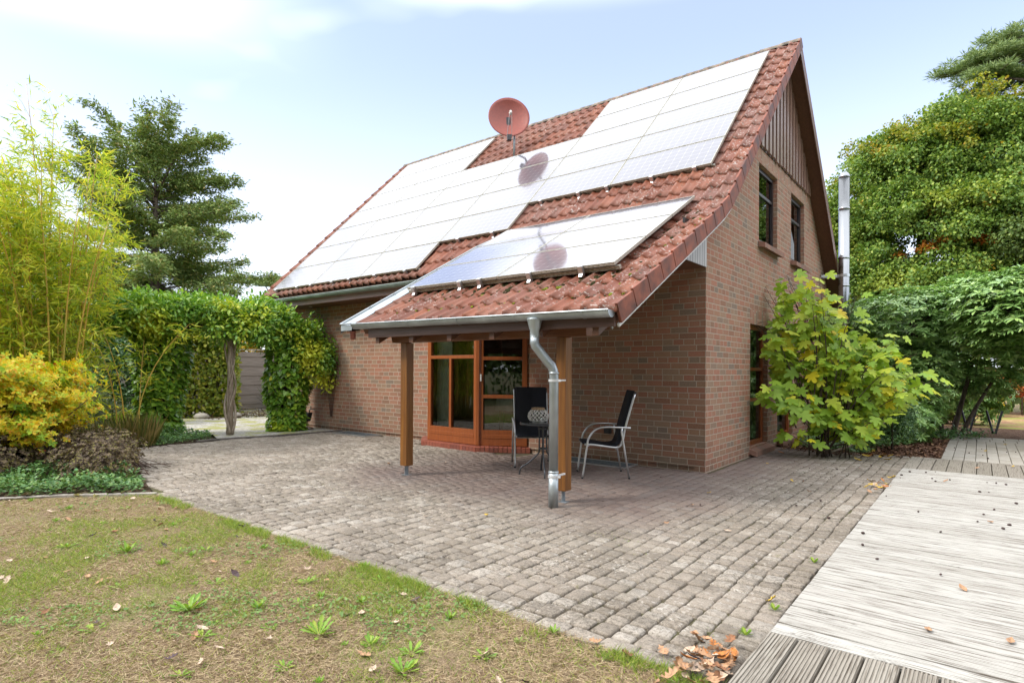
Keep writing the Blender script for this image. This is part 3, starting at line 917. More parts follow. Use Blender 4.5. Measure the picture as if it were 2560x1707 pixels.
# bay window: two glazed facets on a clinker plinth
def facet(p, q, z0, z1, nx, trans, bottom, name='bay_window', t=.085, hm=None, mull=None):
    p, q = Vector((p[0], p[1], 0)), Vector((q[0], q[1], 0)); d = (q - p); L = d.length; d.normalize(); n = Vector((d.y, -d.x, 0))
    fr = MB(); U = Vector((0, 0, 1))
    def bar(a0, a1, b0, b1, th=.035, off=0):
        c = p + d * ((a0 + a1) / 2) + U * ((b0 + b1) / 2) + n * off
        fr.obox(c, d, n, U, (a1 - a0) / 2, th, (b1 - b0) / 2)
    bar(0, t, z0, z1); bar(L - t, L, z0, z1); bar(t, L - t, z1 - t, z1); bar(t, L - t, z0, z0 + bottom)
    bar(t, L - t, z0 + bottom * .45, z0 + bottom * .70, .040); 
    for zb in trans: bar(t, L - t, zb - .03, zb + .03, .038)
    if mull: bar(mull[0] - .028, mull[0] + .028, z0 + bottom, mull[1] - .03, .036)
    o = fr.build(name, hm or M_WINDOW, house, bevel=.005)
    g = MB(); a = p + d * t; c = q - d * t
    g.quad(a + U * (z0 + bottom), c + U * (z0 + bottom), c + U * (z1 - t), a + U * (z1 - t))
    g.build('pane', M_GLASS, o, fixn=False)
    return o
bw = facet(BAY[1], BAY[2], .10, 2.50, 1, [1.61], .26, mull=(.60, 1.61))
bw2 = facet(BAY[2], BAY[3], .10, 2.50, 1, [1.58, .93], .26)
h = MB(); d2 = (Vector((BAY[3][0], BAY[3][1], 0)) - Vector((BAY[2][0], BAY[2][1], 0))).normalized(); n2 = Vector((d2.y, -d2.x, 0))
hp_ = Vector((BAY[2][0], BAY[2][1], 0)) + d2 * .05 + n2 * .05
h.obox(hp_ + Vector((0, 0, 1.25)), d2, n2, Vector((0, 0, 1)), .012, .012, .06)
h.build('handle', M_WHITE, bw2, bevel=.004)
b = MB()
b.tube([(BAY[2][0], BAY[2][1], .10), (BAY[2][0], BAY[2][1], 2.5)], .062, 8)
b.build('bay_corner_post', M_WINDOW, house)
b = MB(); b.prism([(BAY[0][0] - .1, .02), (BAY[1][0] - .05, BAY[1][1] - .12), (BAY[2][0] + .02, BAY[2][1] - .12), (BAY[3][0] + .15, .02)], 2.5, 2.56)
b.build('bay_roof', M_DARKWOOD, house)
b = MB()   # clinker plinth bricks on edge following the bay
PL = [(-5.62, -.02), (-5.13, -.50), (-3.73, -.55), (-2.96, -.03)]
for (p, q, base) in ((PL[0], PL[1], BAY[0]), (PL[1], PL[2], BAY[1]), (PL[2], PL[3], BAY[2])):
    p, q = Vector(p + (0,)), Vector(q + (0,)); d = q - p; L = d.length; d.normalize(); n = Vector((-d.y, d.x, 0))
    k = int(L / .075)
    for i in range(k):
        a = p + d * (L * i / k + .004); c = p + d * (L * (i + 1) / k - .004)
        zt0 = .075; i0 = len(b.v)
        for e in (a, c):
            for (o, z) in ((0, -.01), (0, zt0), (.19, .105), (.19, -.01)):
                b.v.append(tuple(e + n * o + Vector((0, 0, z))))
        b.f += [(i0, i0 + 4, i0 + 5, i0 + 1), (i0 + 1, i0 + 5, i0 + 6, i0 + 2), (i0, i0 + 1, i0 + 2, i0 + 3), (i0 + 4, i0 + 7, i0 + 6, i0 + 5)]
b.build('bay_plinth', M_REDTILE, house)
# vent grille and socket on the long wall
b = MB(); b.box(-7.97, -7.79, -.012, -.001, 2.05, 2.24)
for k in range(7): b.box(-7.955, -7.805, -.022, -.012, 2.062 + k * .025, 2.076 + k * .025)
b.build('vent_grille', plain("red_vent", (0.24, 0.07, 0.05), .5), house)
b = MB(); b.box(-1.55, -1.44, -.05, -.001, .43, .545); b.box(-1.543, -1.447, -.062, -.05, .445, .53)
b.build('wall_socket', M_BLACK, house, bevel=.006)

# ------------------------------------------------------------------ solar panels
def solar_proto(Wd, Hd):
    """panel in local axes: x along the eave, y up the slope, z normal; origin at lower right corner"""
    g = MB(); g.quad((-Wd + .012, .012, .034), (-.012, .012, .034), (-.012, Hd - .012, .034), (-Wd + .012, Hd - .012, .034))
    me = bpy.data.meshes.new('glass'); me.from_pydata(g.v, [], g.f)
    uv = me.uv_layers.new(name='UVMap')
    for li, q in enumerate(((0, 0), (1, 0), (1, 1), (0, 1))): uv.data[li].uv = q
    me.materials.append(M_SOLAR)
    f = MB(); t = .012
    f.box(-Wd, 0, 0, t, 0, .036); f.box(-Wd, 0, Hd - t, Hd, 0, .036)
    f.box(-Wd, -Wd + t, t, Hd - t, 0, .036); f.box(-t, 0, t, Hd - t, 0, .036)
    f.quad((-Wd + t, t, .004), (-Wd + t, Hd - t, .004), (-t, Hd - t, .004), (-t, t, .004))
    return me, f
ORD = ['first', 'second', 'third', 'fourth', 'fifth', 'sixth', 'seventh']
def slope_matrix(x, y, z, s):
    a = math.atan(s); u = Vector((0, math.cos(a), math.sin(a))); n = Vector((0, -math.sin(a), math.cos(a)))
    mm = Matrix((Vector((1, 0, 0)), u, n)).transposed().to_4x4(); mm.translation = Vector((x, y, z)); return mm
PW, PH = 1.69, .849
CS = math.cos(math.atan(STEEP))
gl_me, fr_mb = solar_proto(PW - .014, PH - .022)
fr_o = None
X0, Y0 = -.18, 3.72
LAY = {0: (0, 5), 1: (0, 5), 2: (2, 6), 3: (2, 7), 4: (0, 7), 5: (0, 7)}
fr_me = None
for c, (r0, r1) in LAY.items():
    for r in range(r0, r1):
        x = X0 - PW * c; y = Y0 - PH * CS * (r + 1); z = 3.80 - .05 + STEEP * y
        cn = 'column nearest the gable edge' if c == 0 else 'column farthest from the gable edge' if c == 5 else '%s column from the gable edge' % ORD[c]
        rn_ = 'right under the ridge' if r == 0 else '%s row below the ridge' % ORD[r]
        root = thing('solar_panel', 'glossy solar panel, %s, %s' % (rn_, cn), 'solar panel', group='solar panels on the steep upper roof')
        root.matrix_world = slope_matrix(x, y, z, STEEP)
        if fr_me is None:
            fo = fr_mb.build('frame', M_ALUDIRTY, root); fr_me = fo.data
        else: link('frame', fr_me, root)
        link('glass', gl_me, root)
LW, LH = 1.68, .872
gl2, frb2 = solar_proto(LW - .014, LH - .022); fr2 = None
CL = math.cos(math.atan(SHAL))
for c in range(2):
    for r in range(3):
        y = .03 - LH * CL * (r + 1); z = 3.815 - .04 + SHAL * y
        root = thing('solar_panel', '%s solar panel of the low array over the porch, %s' % (('upper', 'middle', 'bottom')[r], ('gable side', 'trough side')[c]), 'solar panel', group='solar panels of the low array over the porch')
        root.matrix_world = slope_matrix(-.16 - LW * c, y, z, SHAL)
        if fr2 is None:
            fo = frb2.build('frame', M_ALUDIRTY, root); fr2 = fo.data
        else: link('frame', fr2, root)
        link('glass', gl2, root)
# rails with clamps under the lowest panel of each step
def rail(x0, x1, y, zc, s, hooks, label):
    root = thing('mounting_rail', label, 'rail', group='aluminium rails under the solar panels')
    root.matrix_world = slope_matrix(x1, y, zc + s * y, s)
    L = x1 - x0
    b = MB(); b.box(-L - .02, .03, .035, .075, -.062, -.022)
    b.box(-L - .02, .03, .030, .035, -.062, -.055)
    b.build('rail', M_ALUDIRTY, root)
    for hx in hooks:
        k = MB(); k.box(-hx - .03, -hx + .03, -.045, -.004, -.075, .045); k.box(-hx - .03, -hx + .03, -.004, .018, .040, .046)
        k.box(-hx - .012, -hx + .012, -.04, -.015, -.14, -.075); k.obox((-hx, -.05, -.05), (1, 0, 0), (0, .8, .6), (0, -.6, .8), .024, .03, .006)
        k.build('clamp', M_ALU, root, bevel=.003)
yb = lambda r: Y0 - PH * CS * r
rail(X0 - 2 * PW, X0, yb(5), 3.75, STEEP, [.25, .95, 1.75, 2.3, 3.1], 'mounting rail below the panels nearest the gable edge')
rail(X0 - 3 * PW, X0 - 2 * PW, yb(6), 3.75, STEEP, [.35, 1.2], 'short mounting rail below the middle panel step')
rail(X0 - 4 * PW, X0 - 3 * PW, yb(7), 3.75, STEEP, [.3, 1.2], 'mounting rail below the panel step beside the trough')
rail(X0 - 6 * PW, X0 - 4 * PW, yb(7), 3.75, STEEP, [.35, .95, 1.75, 2.3, 3.2], 'long mounting rail above the main gutter')
rail(-.16 - 2 * LW, -.16, .03 - LH * CL * 3, 3.815 - .04, SHAL, [.42, 1.15, 1.95, 2.3, 3.2], 'mounting rail with big clamps above the mossy porch tiles')

# ------------------------------------------------------------------ satellite dish
dloc = Vector((-5.45, 2.62, zt(2.62)))
dish = thing('satellite_dish', 'round red satellite dish on a short mast above the panels', 'satellite dish', dloc)
dc = Vector((-5.47, 2.45, 7.15)) - dloc
tocam = (CAM - (dloc + dc)); az = math.atan2(tocam.y, tocam.x)
dn = Vector((math.cos(az + .10) * math.cos(R(12)), math.sin(az + .10) * math.cos(R(12)), math.sin(R(12))))
du = (Vector((0, 0, 1)) - dn * dn.z).normalized(); dsd = du.cross(dn)
b = MB(); n = 40; rings = 9; Rr = .475
for side, off in ((0, 0), (1, -.012)):
    i0 = len(b.v)
    for j in range(rings + 1):
        rr = Rr * j / rings
        for a in range(n):
            t = 2 * math.pi * a / n
            q = dc + dsd * (rr * math.cos(t)) + du * (rr * 1.04 * math.sin(t)) + dn * (.13 * (rr / Rr) ** 2 - .13 + off)
            b.v.append(tuple(q))
    for j in range(rings):
        for a in range(n):
            f = (i0 + j * n + a, i0 + j * n + (a + 1) % n, i0 + (j + 1) * n + (a + 1) % n, i0 + (j + 1) * n + a)
            b.f.append(f if side == 0 else f[::-1])
i1 = (rings + 1) * n
for a in range(n):
    b.f.append((rings * n + a, rings * n + (a + 1) % n, i1 + rings * n + (a + 1) % n, i1 + rings * n + a))
b.build('reflector', M_DISH, dish, smooth=True, fixn=False)
b = MB(); b.tube([(.0, 0, -.15), (0, 0, .55), tuple(dc - dn * .2)], .026, 12)
b.build('mast', M_ZINC, dish, smooth=True)
b = MB(); b.obox(dc - dn * .16 - du * .05, dsd, du, dn, .05, .12, .04)
b.obox(dc - du * .52 - dn * .02, dsd, du, dn, .05, .07, .03)
b.build('bracket', M_BLACK, dish, bevel=.006)
feed = dc + dn * .34 - du * .14
b = MB()
for s in (-.055, .055): b.tube([dc - du * .52 + dsd * s, feed + dsd * s * .45 - du * .03], .006, 6)
b.build('feed_arm', M_ALU, dish)
b = MB(); b.tube([feed + dn * .05 - du * .02, feed - dn * .01 + du * .0, feed - dn * .06 + du * .03], [.028, .028, .033], 14)
b.tube([feed - du * .05, feed + du * .05], .022, 12)
b.build('receiver', M_WHITEW, dish, smooth=True)

# ------------------------------------------------------------------ stainless flue behind the gable
fx, fy = .44, 7.6
flue = thing('steel_flue', 'tall stainless steel chimney flue standing behind the gable wall', 'flue', (fx, fy, 0))
b = MB(); b.tube([(0, 0, 0), (0, 0, 5.92)], .115, 28)
b.build('flue_pipe', M_STEEL, flue, smooth=True)
b = MB(); b.lathe([(.117, 0), (.122, .004), (.122, .03), (.10, .09), (.07, .12), (.0, .125)], 28, (0, 0, 5.90))
b.build('cap', M_STEEL, flue, smooth=True)
for z in (1.2, 2.4, 3.35, 4.0, 5.15):
    k = MB(); k.lathe([(.116, 0), (.1225, .004), (.1225, .05), (.116, .054)], 28, (0, 0, z))
    k.build('joint_band', M_STEEL, flue, smooth=True)
k = MB(); k.beam((-.105, -.02, 3.62), (-fx + .004, -.22, 3.62), .03, .06); k.beam((-.09, .06, 3.62), (-fx + .004, -.06, 3.62), .03, .06)
k.lathe([(.118, 0), (.126, 0), (.126, .06), (.118, .06)], 28, (0, 0, 3.59))
k.build('wall_bracket', M_ALU, flue)

# ------------------------------------------------------------------ ground, patio, deck, paths
rgG = np.random.default_rng(77)
def sheet(name, pts, z, mat, k='structure'):
    me = bpy.data.meshes.new(name)
    me.from_pydata([(x, y, z) for x, y in pts], [], [tuple(range(len(pts)))])
    me.materials.append(mat); o = link(name, me)
    if k: kind(o, k)
    return o
n = N("far_ground"); c = n.coord()
col = n.mix(n.rng(n.noise(c, .25, 5), .35, .65), (0.10, 0.085, 0.045), (0.075, 0.095, 0.03))
col = n.mix(n.rng(n.noise(c, 9.0, 5, .7), .5, .7), col, (0.19, 0.125, 0.075))
M_FARG = n.done(n.bsdf(col, .95, 0, .1))
sheet('ground', [(-400, -400), (400, -400), (400, 400), (-400, 400)], -.06, M_FARG)

# lawn: thin autumn grass over brown thatch, gently uneven
n = N("lawn_soil"); c = n.coord()
a = n.noise(c, 1.3, 4, .6); bz = n.noise(c, 14.0, 5, .7); cz = n.noise(c, 70.0, 3, .7)
col = n.mix(n.rng(a, .50, .66), (0.25, 0.178, 0.115), (0.20, 0.215, 0.065))
col = n.mix(n.rng(bz, .42, .68), col, (0.29, 0.215, 0.135))
col = n.mix(n.rng(cz, .5, .72, 0, .8), col, (0.085, 0.055, 0.035))
M_LAWN = n.done(n.bsdf(col, .95, 0, .1, n.bump(n.math('ADD', bz, cz), 1.0, .02)))
gx, gy = np.meshgrid(np.linspace(-9, 2.075, 140), np.linspace(-12, -5.26, 86))
gz = -.012 + .012 * np.sin(gx * 3.1 + gy * 1.7) * np.sin(gy * 2.3 - gx) + .006 * np.sin(gx * 9 + 2) * np.sin(gy * 11)
gz = np.where(gy > -5.32, -.022, gz)
# bed corner left of the paving stays free: lawn ends along the bed edging
co = np.stack([gx.ravel(), gy.ravel(), gz.ravel()], 1)
idx = np.arange(gx.size).reshape(gx.shape)
fq = np.stack([idx[:-1, :-1], idx[:-1, 1:], idx[1:, 1:], idx[1:, :-1]], -1).reshape(-1, 4)
kind(np_mesh('lawn', co, [fq], M_LAWN, smooth=True), 'structure')

# patio: tumbled concrete setts, each a chamfered stone of its own in one paved surface
n = N("paver"); c = n.coord(); rn = n.island()
base = n.ramp(rn, [(0, (0.315, 0.265, 0.215)), (.3, (0.37, 0.318, 0.262)), (.55, (0.275, 0.232, 0.187)), (.85, (0.40, 0.348, 0.29)), (1, (0.46, 0.412, 0.355))])
s = sepxyz(n, c)
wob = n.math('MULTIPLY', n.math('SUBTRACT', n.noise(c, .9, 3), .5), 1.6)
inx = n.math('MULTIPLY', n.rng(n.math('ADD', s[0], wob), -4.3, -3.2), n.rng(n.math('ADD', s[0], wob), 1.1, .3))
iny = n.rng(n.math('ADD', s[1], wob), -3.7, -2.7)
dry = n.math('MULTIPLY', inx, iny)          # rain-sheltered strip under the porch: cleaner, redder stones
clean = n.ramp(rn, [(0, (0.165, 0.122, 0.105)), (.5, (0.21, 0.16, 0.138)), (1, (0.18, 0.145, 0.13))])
sp = n.noise(c, 120.0, 3, .7); bl = n.noise(c, 1.1, 4, .6); md = n.noise(c, 16.0, 4, .7)
wea = n.mix(n.rng(bl, .42, .64, 0, .45), base, (0.135, 0.115, 0.085))
dkm = n.math('MULTIPLY', n.rng(n.noise(c, 36.0, 5, .78), .47, .58), n.rng(n.noise(c, 1.7, 4, .6), .36, .60, .25, 1.0))
wea = n.mix(n.math('MULTIPLY', dkm, .68), wea, (0.085, 0.072, 0.052))
whm = n.math('MULTIPLY', n.rng(n.noise(n.mapping(c, loc=(7, 3, 0)), 24.0, 5, .75), .54, .63), n.rng(n.noise(n.mapping(c, loc=(2, 9, 0)), 2.6, 3, .6), .42, .62, .1, 1.0))
wea = n.mix(n.math('MULTIPLY', whm, .72), wea, (0.60, 0.56, 0.50))
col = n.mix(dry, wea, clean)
col = n.mix(n.rng(sp, .52, .68, 0, .75), col, (0.085, 0.07, 0.055))
mo = n.math('MULTIPLY', n.rng(n.noise(c, 7.0, 4, .7), .62, .70), n.rng(n.noise(c, .8, 2), .5, .62))
col = n.mix(n.math('MULTIPLY', mo, n.math('SUBTRACT', .75, n.math('MULTIPLY', dry, .7))), col, (0.13, 0.125, 0.03))
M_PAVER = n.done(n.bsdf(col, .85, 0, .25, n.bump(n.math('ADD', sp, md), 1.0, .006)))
n = N("joint_sand"); c = n.coord()
M_JOINT = n.done(n.bsdf(n.mix(n.rng(n.noise(c, 3.0, 4), .45, .7), (0.085, 0.07, 0.053), (0.10, 0.10, 0.04)), .95, 0, .1))
PAT = [(-4.15, -5.30), (2.06, -5.30), (2.06, 3.45), (.0, 3.45), (.0, -.0), (-8.2, 0), (-8.30, -1.5), (-8.55, -2.6), (-8.50, -4.05), (-7.05, -4.55), (-5.2, -5.06)]
sheet('patio_bed', PAT, -.016, M_JOINT)
def inside(P, poly):
    x, y = P[:, 0], P[:, 1]; r = np.zeros(len(P), bool); k = len(poly)
    for i in range(k):
        (xa, ya), (xb, yb) = poly[i], poly[(i + 1) % k]
        cnd = ((ya > y) != (yb > y)) & (x < (xb - xa) * (y - ya) / (yb - ya + 1e-12) + xa)
        r ^= cnd
    return r
cen = []; rg = np.random.default_rng(5)
x = 2.055; row = 0
while x > -8.7:
    wr = (.126 + rg.uniform(-.008, .008)) if row else .135
    y = -5.175
    while y < 3.45:
        L = rg.choice([.10, .122, .13, .14, .17])
        cen.append((x - wr / 2, y + L / 2, wr, L)); y += L
    x -= wr; row += 1
cen = np.array(cen)
# front edge row of lighter stones set along the lawn
edge = [(-4.2 + .2 * i + .1, -5.238, .2, .125) for i in range(31)]
cen = np.concatenate([cen, np.array(edge)])
cen[:-31, 0] += .010 * np.sin(cen[:-31, 1] * 3.1 + cen[:-31, 0] * 1.7) + rg.normal(0, .0035, len(cen) - 31)
cen[:-31, 2] *= rg.uniform(.97, 1.0, len(cen) - 31)
cen[:-31, 3] *= rg.uniform(.93, .985, len(cen) - 31)
keep = inside(cen[:, :2], PAT) & ~((cen[:, 0] < -2.9) & (cen[:, 0] > -5.7) & (cen[:, 1] > -.48) & (cen[:, 0] > -5.3)) & ~((cen[:, 1] > -.02) & (cen[:, 0] < .04))
cen = cen[keep]; K = len(cen)
th = np.linspace(0, 2 * np.pi, 12, endpoint=False) + np.pi / 12
sq = np.stack([np.sign(np.cos(th)) * np.abs(np.cos(th)) ** .22, np.sign(np.sin(th)) * np.abs(np.sin(th)) ** .22], 1)
half = cen[:, 2:4] / 2
shel = ((cen[:, 0] > -3.9) & (cen[:, 0] < .7) & (cen[:, 1] > -3.3)).astype(float)
gap = (.0032 - .0018 * shel)[:, None, None]
def ring(inset, z):
    jit = rg.normal(0, .0022, (K, 12, 2)) * (1 - .6 * shel)[:, None, None]
    xy = cen[:, None, :2] + sq[None] * (half[:, None, :] - gap - inset) + jit
    return np.concatenate([xy, np.broadcast_to(z[:, None, None], (K, 12, 1)).copy()], 2)
zt_ = rg.normal(0, .0022, K) * (1 - .5 * shel)
tlt = rg.normal(0, .012, (K, 2)) * (1 - .6 * shel)[:, None]
r0 = ring(0, np.full(K, -.02)); r1 = ring(.0, zt_ - .0075); r2 = ring(.0085, zt_)
for r in (r1, r2):
    r[:, :, 2] += (r[:, :, 0] - cen[:, None, 0]) * tlt[:, None, 0] + (r[:, :, 1] - cen[:, None, 1]) * tlt[:, None, 1]
co = np.concatenate([r0, r1, r2], 1).reshape(-1, 3)
qs = []
for a in range(12):
    for l in (0, 12): qs.append((l + a, l + (a + 1) % 12, l + 12 + (a + 1) % 12, l + 12 + a))
off = (np.arange(K) * 36)[:, None, None]
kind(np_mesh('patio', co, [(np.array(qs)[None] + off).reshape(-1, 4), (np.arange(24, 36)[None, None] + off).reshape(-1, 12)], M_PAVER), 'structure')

# beds and gravel
n = N("mulch"); c = n.coord()
v = n.voro(n.mapping(c, scale=(1, 1.6, 1)), 42.0, 'Color')
sc_ = n.new('ShaderNodeSeparateColor'); n.put(sc_.inputs[0], v)
col = n.ramp(sc_.outputs[0], [(0, (0.06, 0.03, 0.02)), (.5, (0.13, 0.07, 0.045)), (.8, (0.21, 0.12, 0.08)), (1, (0.28, 0.19, 0.13))])
M_MULCH = n.done(n.bsdf(col, .9, 0, .2, n.bump(sc_.outputs[0], 1.0, .02)))
sheet('mulch_bed', [(.02, 3.3), (.9, 3.0), (2.05, 3.46), (2.45, 3.62), (2.55, 6.1), (2.7, 7.1), (4.2, 8.4), (4.2, 11.0), (.02, 11.0)], -.004, M_MULCH)
n = N("bed_soil"); c = n.coord()
M_SOIL = n.done(n.bsdf(n.mix(n.rng(n.noise(c, 11.0, 5, .7), .4, .65), (0.045, 0.03, 0.02), (0.12, 0.085, 0.055)), .95, 0, .1, n.bump(n.noise(c, 40, 3), 1, .02)))
sheet('soil_bed', [(-4.2, -5.32), (-5.2, -5.06), (-7.05, -4.55), (-8.50, -4.05), (-8.55, -2.6), (-9.6, -2.4), (-12.5, -3.6), (-16, -7), (-9, -12), (-5.15, -6.6), (-4.75, -5.9)], .004, M_SOIL)
n = N("gravel"); c = n.coord()
vc = n.voro(c, 34.0, 'Color'); vd = n.voro(c, 34.0)
sc_ = n.new('ShaderNodeSeparateColor'); n.put(sc_.inputs[0], vc)
col = n.ramp(sc_.outputs[0], [(0, (0.24, 0.22, 0.19)), (.5, (0.40, 0.38, 0.34)), (1, (0.52, 0.50, 0.46))])
col = n.mix(n.rng(n.noise(c, 1.6, 4, .65), .48, .60, 0, .85), col, (0.29, 0.29, 0.06))
M_GRAVEL = n.done(n.bsdf(col, .9, 0, .2, n.bump(vd, -.8, .02)))
sheet('gravel_path', [(-8.32, -.02), (-8.42, -1.5), (-8.67, -2.55), (-9.7, -2.2), (-12.6, -3.4), (-15.0, -2.6), (-16.5, -1.4), (-16.5, 3.2), (-13.6, 4.5), (-10.47, 4.5), (-10.47, -.02)], -.002, M_GRAVEL)
b = MB()   # dark kerb stones at the far end of the paving
kp = [(-8.22, -.03), (-8.35, -1.5), (-8.60, -2.6), (-8.58, -3.0)]
for (p, q) in zip(kp[:-1], kp[1:]):
    p, q = Vector(p + (0,)), Vector(q + (0,)); L = (q - p).length; k = max(1, int(L / .5))
    for i in range(k):
        b.beam(p.lerp(q, i / k + .006) + Vector((0, 0, .005)), p.lerp(q, (i + 1) / k - .006) + Vector((0, 0, .005)), .06, .05)
kind(b.build('kerb', plain("kerb_stone", (0.16, 0.14, 0.125), .9, 0, .25, 8), None, bevel=.006), 'structure')
b = MB()
b.beam((-4.17, -5.30, -.012), (-4.80, -5.93, -.012), .07, .055); b.beam((-4.805, -5.935, -.012), (-5.25, -6.62, -.012), .07, .055); b.beam((-5.255, -6.63, -.012), (-9, -12, -.012), .07, .055)
kind(b.build('bed_edging', plain("pale_edging", (0.42, 0.38, 0.33), .85, 0, .2, 8), None, bevel=.008), 'structure')

# slab path on the right
n = N("slab"); c = n.coord(); rn = n.island()
col = n.mix(rn, (0.34, 0.31, 0.265), (0.41, 0.38, 0.335))
col = n.mix(n.rng(n.noise(c, 9.0, 5, .7), .5, .72, 0, .6), col, (0.20, 0.18, 0.14))
M_SLAB = n.done(n.bsdf(col, .85, 0, .25, n.bump(n.noise(c, 60, 3), .4, .004)))
b = MB(); rg2 = random.Random(3)
for i in range(8):
    for j in range(7):
        x0 = 2.44 + i * .145 + rg2.uniform(-.002, .002); y0 = 3.62 + j * .5
        b.box(x0 + .004, x0 + .141, y0 + .004, y0 + .496, -.03, .008 + rg2.uniform(-.002, .002))
for i in range(10):
    b.box(2.46 + i * .21, 2.46 + i * .21 + .2, 7.14, 7.6, -.03, .004 + rg2.uniform(-.002, .003)); b.box(2.5 + i * .21, 2.5 + i * .21 + .2, 7.61, 8.1, -.03, .004)
for i in range(12):
    b.box(.5 + i * .16, .655 + i * .16, 3.30 + i * .025, 3.43 + i * .025, -.03, .0 + rg2.uniform(0, .004))
kind(b.build('slab_path', M_SLAB, None, bevel=.006), 'structure')
sheet('path_bed', [(2.40, 3.56), (3.64, 3.56), (4.65, 8.2), (2.40, 8.2)], -.010, M_JOINT)

# timber deck: grooved boards
def deck_mat(name, axis, pale):
    n = N(name); c = n.coord(); rn = n.island()
    s = [1.0] * 3; s[axis] = .035
    g1 = n.noise(n.mapping(c, scale=tuple(q * 120 for q in s)), 1.0, 4, .65)
    g2 = n.noise(n.mapping(c, scale=tuple(q * 30 for q in s)), 1.0, 4, .65)
    big = n.noise(n.mapping(c, scale=tuple(q * 9 for q in s)), 1.0, 3)
    if pale: cs = [(0, (0.41, 0.39, 0.355)), (.5, (0.50, 0.485, 0.45)), (1, (0.45, 0.43, 0.395))]
    else: cs = [(0, (0.27, 0.24, 0.20)), (.5, (0.33, 0.30, 0.255)), (1, (0.25, 0.225, 0.185))]
    col = n.ramp(rn, cs)
    dk = (0.13, 0.105, 0.08)
    col = n.mix(n.rng(g1, .50, .64, 0, .85), col, dk)
    col = n.mix(n.math('MULTIPLY', n.rng(g2, .55, .70, 0, .85), n.rng(big, .42, .62)), col, dk)
    st = n.math('MULTIPLY', n.rng(n.noise(n.mapping(c, scale=tuple((3 if i == axis else 14) for i in range(3))), 1.0, 4, .7), .60, .70), n.rng(n.noise(c, 40, 3, .7), .4, .6))
    col = n.mix(n.math('MULTIPLY', st, .75), col, (0.10, 0.085, 0.065))
    return n.done(n.bsdf(col, .8, 0, .2, n.bump(g1, .5, .004)))
def deck(name, x0, x1, y0, y1, along, bw, pitch, depth, mat, z=.032, seed=0, duty=.45):
    """boards running along 'x' or 'y'; a groove profile is extruded along each board"""
    V = []; F = []; rg = random.Random(seed)
    lo, hi = (y0, y1) if along == 'x' else (x0, x1)
    t = lo
    while t < hi - .02:
        e = min(t + bw, hi); w_ = e - t - .010; k = max(2, int(round(w_ / pitch))); zz = z + rg.uniform(-.002, .002)
        prof = [(t, zz - .03), (t, zz - .002)]
        for i in range(k):
            a = t + w_ * i / k; p = w_ / k; jj = rg.uniform(-.0008, .0008)
            prof += [(a + p * .06, zz), (a + p * (1 - duty), zz), (a + p * (1 - duty + .08), zz - depth + jj), (a + p * .97, zz - depth + jj)]
        prof += [(t + w_ - .001, zz), (t + w_, zz - .03)]
        i0 = len(V); m_ = len(prof)
        ends = (x0, x1) if along == 'x' else (y0, y1)
        for en in (ends[0] + rg.uniform(0, .004), ends[1] - rg.uniform(0, .004)):
            for (a, zc) in prof: V.append((en, a, zc) if along == 'x' else (a, en, zc))
        for i in range(m_ - 1): F.append((i0 + i, i0 + i + 1, i0 + m_ + i + 1, i0 + m_ + i) if along == 'y' else (i0 + i, i0 + m_ + i, i0 + m_ + i + 1, i0 + i + 1))
        t = e
    me = bpy.data.meshes.new(name); me.from_pydata(V, [], F)
    me.materials.append(mat); return kind(link(name, me), 'structure')
deck('deck', 2.075, 6.6, -4.66, 2.02, 'x', .145, .0145, .0035, deck_mat("weathered_deck", 0, True), .036, 1, .36)
deck('deck_border', 2.075, 6.6, -8.6, -4.665, 'y', .145, .0165, .006, deck_mat("grooved_deck", 1, False), .034, 2)
deck('deck_walkway', 2.075, 6.6, 2.025, 3.50, 'y', .165, .0165, .005, deck_mat("grey_deck", 1, False), .030, 3)
sheet('deck_underside', [(2.075, -8.6), (6.6, -8.6), (6.6, 3.5), (2.075, 3.5)], .001, M_JOINT)

# light-well gratings by the wall
for (xa, xb, lab) in ((-8.0, -6.85, 'grey light well grating on the paving left of the bay window'), (-2.3, -.99, 'grey light well grating beside the wall behind the side chair')):
    g = thing('light_well_cover', lab, 'grating', (xa, -.44, 0), group='light well gratings along the wall')
    b = MB(); L = xb - xa; D = .42
    b.box(0, L, 0, .02, .0, .018); b.box(0, L, D - .02, D, 0, .018); b.box(0, .02, .02, D - .02, 0, .018); b.box(L - .02, L, .02, D - .02, 0, .018)
    b.build('frame', M_ALU, g)
    b = MB()
    k = int(L / .033)
    for i in range(1, k): b.box(L * i / k - .002, L * i / k + .002, .02, D - .02, .001, .012)
    for i in range(1, 13): b.box(.02, L - .02, D * i / 13 - .0015, D * i / 13 + .0015, .003, .0125)
    b.quad((.02, .02, .0015), (L - .02, .02, .0015), (L - .02, D - .02, .0015), (.02, D - .02, .0015))
    b.build('mesh_panel', M_GRATE, g, fixn=False)

